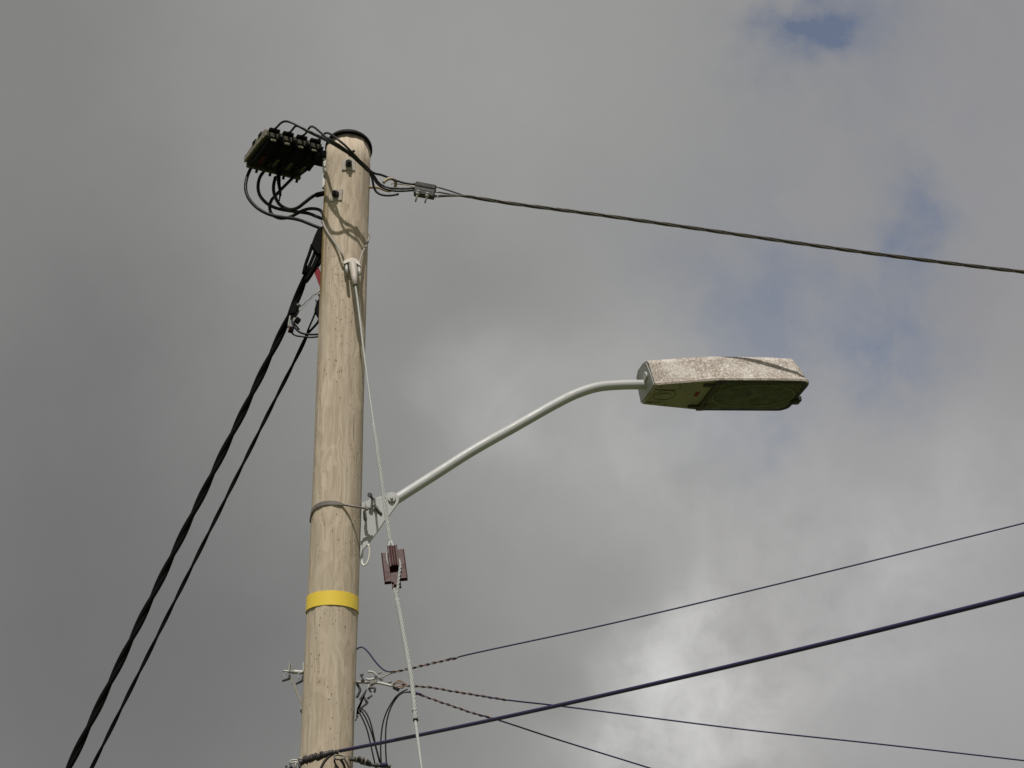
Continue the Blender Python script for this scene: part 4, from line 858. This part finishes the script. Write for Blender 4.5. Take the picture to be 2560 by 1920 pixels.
# ------------------------------------------------------------------ thick navy cable and wrapped ends at the bottom
ka, kb = P(735 * 2560 / 2212, 1622 * 2560 / 2212, -0.16), P(2560, 1283 * 2560 / 2212, -3.3)
kp = [ka.lerp(kb, t) + Vector((0, 0, -0.072 * t * (1 - t))) for t in [i / 20 for i in range(51)]]     # one even, slightly sagging span
tk = thing('thick_cable', kp[0], 'thick navy cable rising to the right from a brown wrapped end', 'cable')
MB().raw(spline(kp, 0.03), 0.0078, 12).build('sheath', 'navy', tk)
def lumpy(z, pts, r0, r1, mt, name, par, d, seed, amp=0.3, step=0.004):
    rnd = random.Random(seed); pt = spline(z(pts, d), step); n = len(pt); rr = []; ph = rnd.uniform(0, 6)
    for i in range(n):
        t = i / (n - 1); b = r0 + (r1 - r0) * t; b *= 0.9 + 0.1 * math.sin(math.pi * t)
        rr.append(b * (1 + amp * math.sin(i * 0.9 + ph) * 0.5 + amp * 0.6 * rnd.uniform(-1, 1)))
    return MB().raw(pt, rr, 10).build(name, mt, par)
DW = -0.165
lumpy(ZW, [(1150, 410), (1000, 430), (900, 465), (820, 495), (700, 520), (600, 545), (470, 605)], 0.0105, 0.0165, 'tape', 'wrapped_end', tk, DW, 3)
hw_ = MB(); rb_ = random.Random(4)
for k in range(8):
    c = ZW([(560 + 44 * k + rb_.uniform(-14, 14), 562 - 13 * k)], DW)[0]; dd = (ZW([(700, 515)], DW)[0] - ZW([(600, 545)], DW)[0]).normalized(); n1 = dd.cross(Vector((0, -1, 0))).normalized(); n2 = dd.cross(n1)
    tl_, r1_ = rb_.uniform(-0.009, 0.009), rb_.uniform(0.0125, 0.0165)
    hw_.raw([c + n1 * (r1_ * math.cos(a)) + n2 * (r1_ * math.sin(a)) + dd * (0.003 * math.sin(a) + tl_ * math.cos(a)) for a in [2 * math.pi * i / 20 for i in range(20)]], rb_.uniform(0.0025, 0.0045), 6, True)
hw_.build('wire_binding', 'tape', tk)
MB().tube(ZW([(1090, 425), (980, 500), (900, 590), (850, 690), (820, 780)], DW), 0.0062, 10).build('bent_tail', 'tape', tk)
bh = thing('wall_hook', ZW([(1160, 500)], -0.13)[0], 'weathered steel ring hook on the pole face at the bottom of the frame', 'hook', 'ring hooks at the foot of the frame')
MB().tube(ZW([(1090, 510), (1075, 480), (1110, 466), (1170, 464), (1230, 475), (1250, 500), (1235, 530), (1180, 540), (1110, 535)], -0.135), 0.0050, 10, 0.004, True).build('ring', 'oldsteel', bh)
MB().tube(ZW([(1085, 520), (1080, 580), (1105, 640), (1150, 700), (1180, 760)], -0.135), 0.0042, 8, 0.006).build('left_prong', 'tape', bh)
MB().tube(ZW([(1180, 540), (1225, 600), (1250, 660), (1260, 740)], -0.135), 0.0055, 8, 0.006).tube(ZW([(1240, 520), (1290, 600), (1340, 700), (1370, 760)], -0.135), 0.0038, 8, 0.006).build('right_prong', 'tape', bh)
b3 = thing('wall_hook', ZW([(380, 590)], -0.02)[0], 'pale ring hook left of the brown wrapped cable end', 'hook', 'ring hooks at the foot of the frame')
MB().tube(ZW([(310, 605), (330, 565), (400, 555), (460, 570), (470, 595), (400, 590), (345, 600)], -0.03), 0.0042, 10, 0.004, True).build('ring', 'galv', b3)
MB().tube(ZW([(440, 530), (480, 525), (540, 545), (560, 570)], -0.06), 0.0042, 8).tube(ZW([(420, 590), (400, 660), (420, 740)], -0.03), 0.0055, 8).build('upper_prong', 'oldsteel', b3)
MB().tube(ZW([(310, 610), (330, 660), (370, 700), (430, 720)], -0.03), 0.0042, 8).tube(ZW([(460, 600), (475, 660), (490, 740)], -0.03), 0.0052, 8).build('lower_prong', 'darksteel', b3)
MB().tube(ZW([(265, 655), (235, 665), (250, 690), (330, 690), (380, 720)], -0.02), 0.0045, 8, 0.005).build('left_prong', 'darksteel', b3)
wr = thing('wrapped_joint', ZW([(1600, 600)], -0.06)[0], 'lumpy dark grey wrapped cable joint beside the pole foot of the frame', 'cable joint')
lumpy(ZW, [(1340, 540), (1420, 545), (1500, 570), (1600, 605), (1720, 635), (1850, 650), (1960, 655), (2050, 670)], 0.010, 0.0095, 'greytape', 'wrap', wr, -0.06, 11, 0.25)
lumpy(ZW, [(1440, 515), (1520, 525), (1620, 560), (1700, 600)], 0.008, 0.009, 'greytape', 'upper_wrap', wr, -0.07, 5, 0.3)
for X, Y in ((1470, 530), (1565, 545), (1620, 585)):
    c = ZW([(X, Y)], -0.07)[0]; MB().raw([c + Vector((0.003 * math.sin(a), 0.012 * math.cos(a), 0.012 * math.sin(a))) for a in [2 * math.pi * i / 18 for i in range(18)]], 0.0034, 6, True).build('binding_ring', 'oldsteel', wr)
MB().tube(ZW([(1880, 660), (1950, 630), (2000, 620)], -0.065), 0.0105, 8).build('navy_tip', 'navy', wr)
MB().tube(ZW([(1245, 478), (1310, 488), (1380, 505), (1450, 520)], -0.12, -0.07), 0.002, 6).build('tie_wire', 'oldsteel', wr)
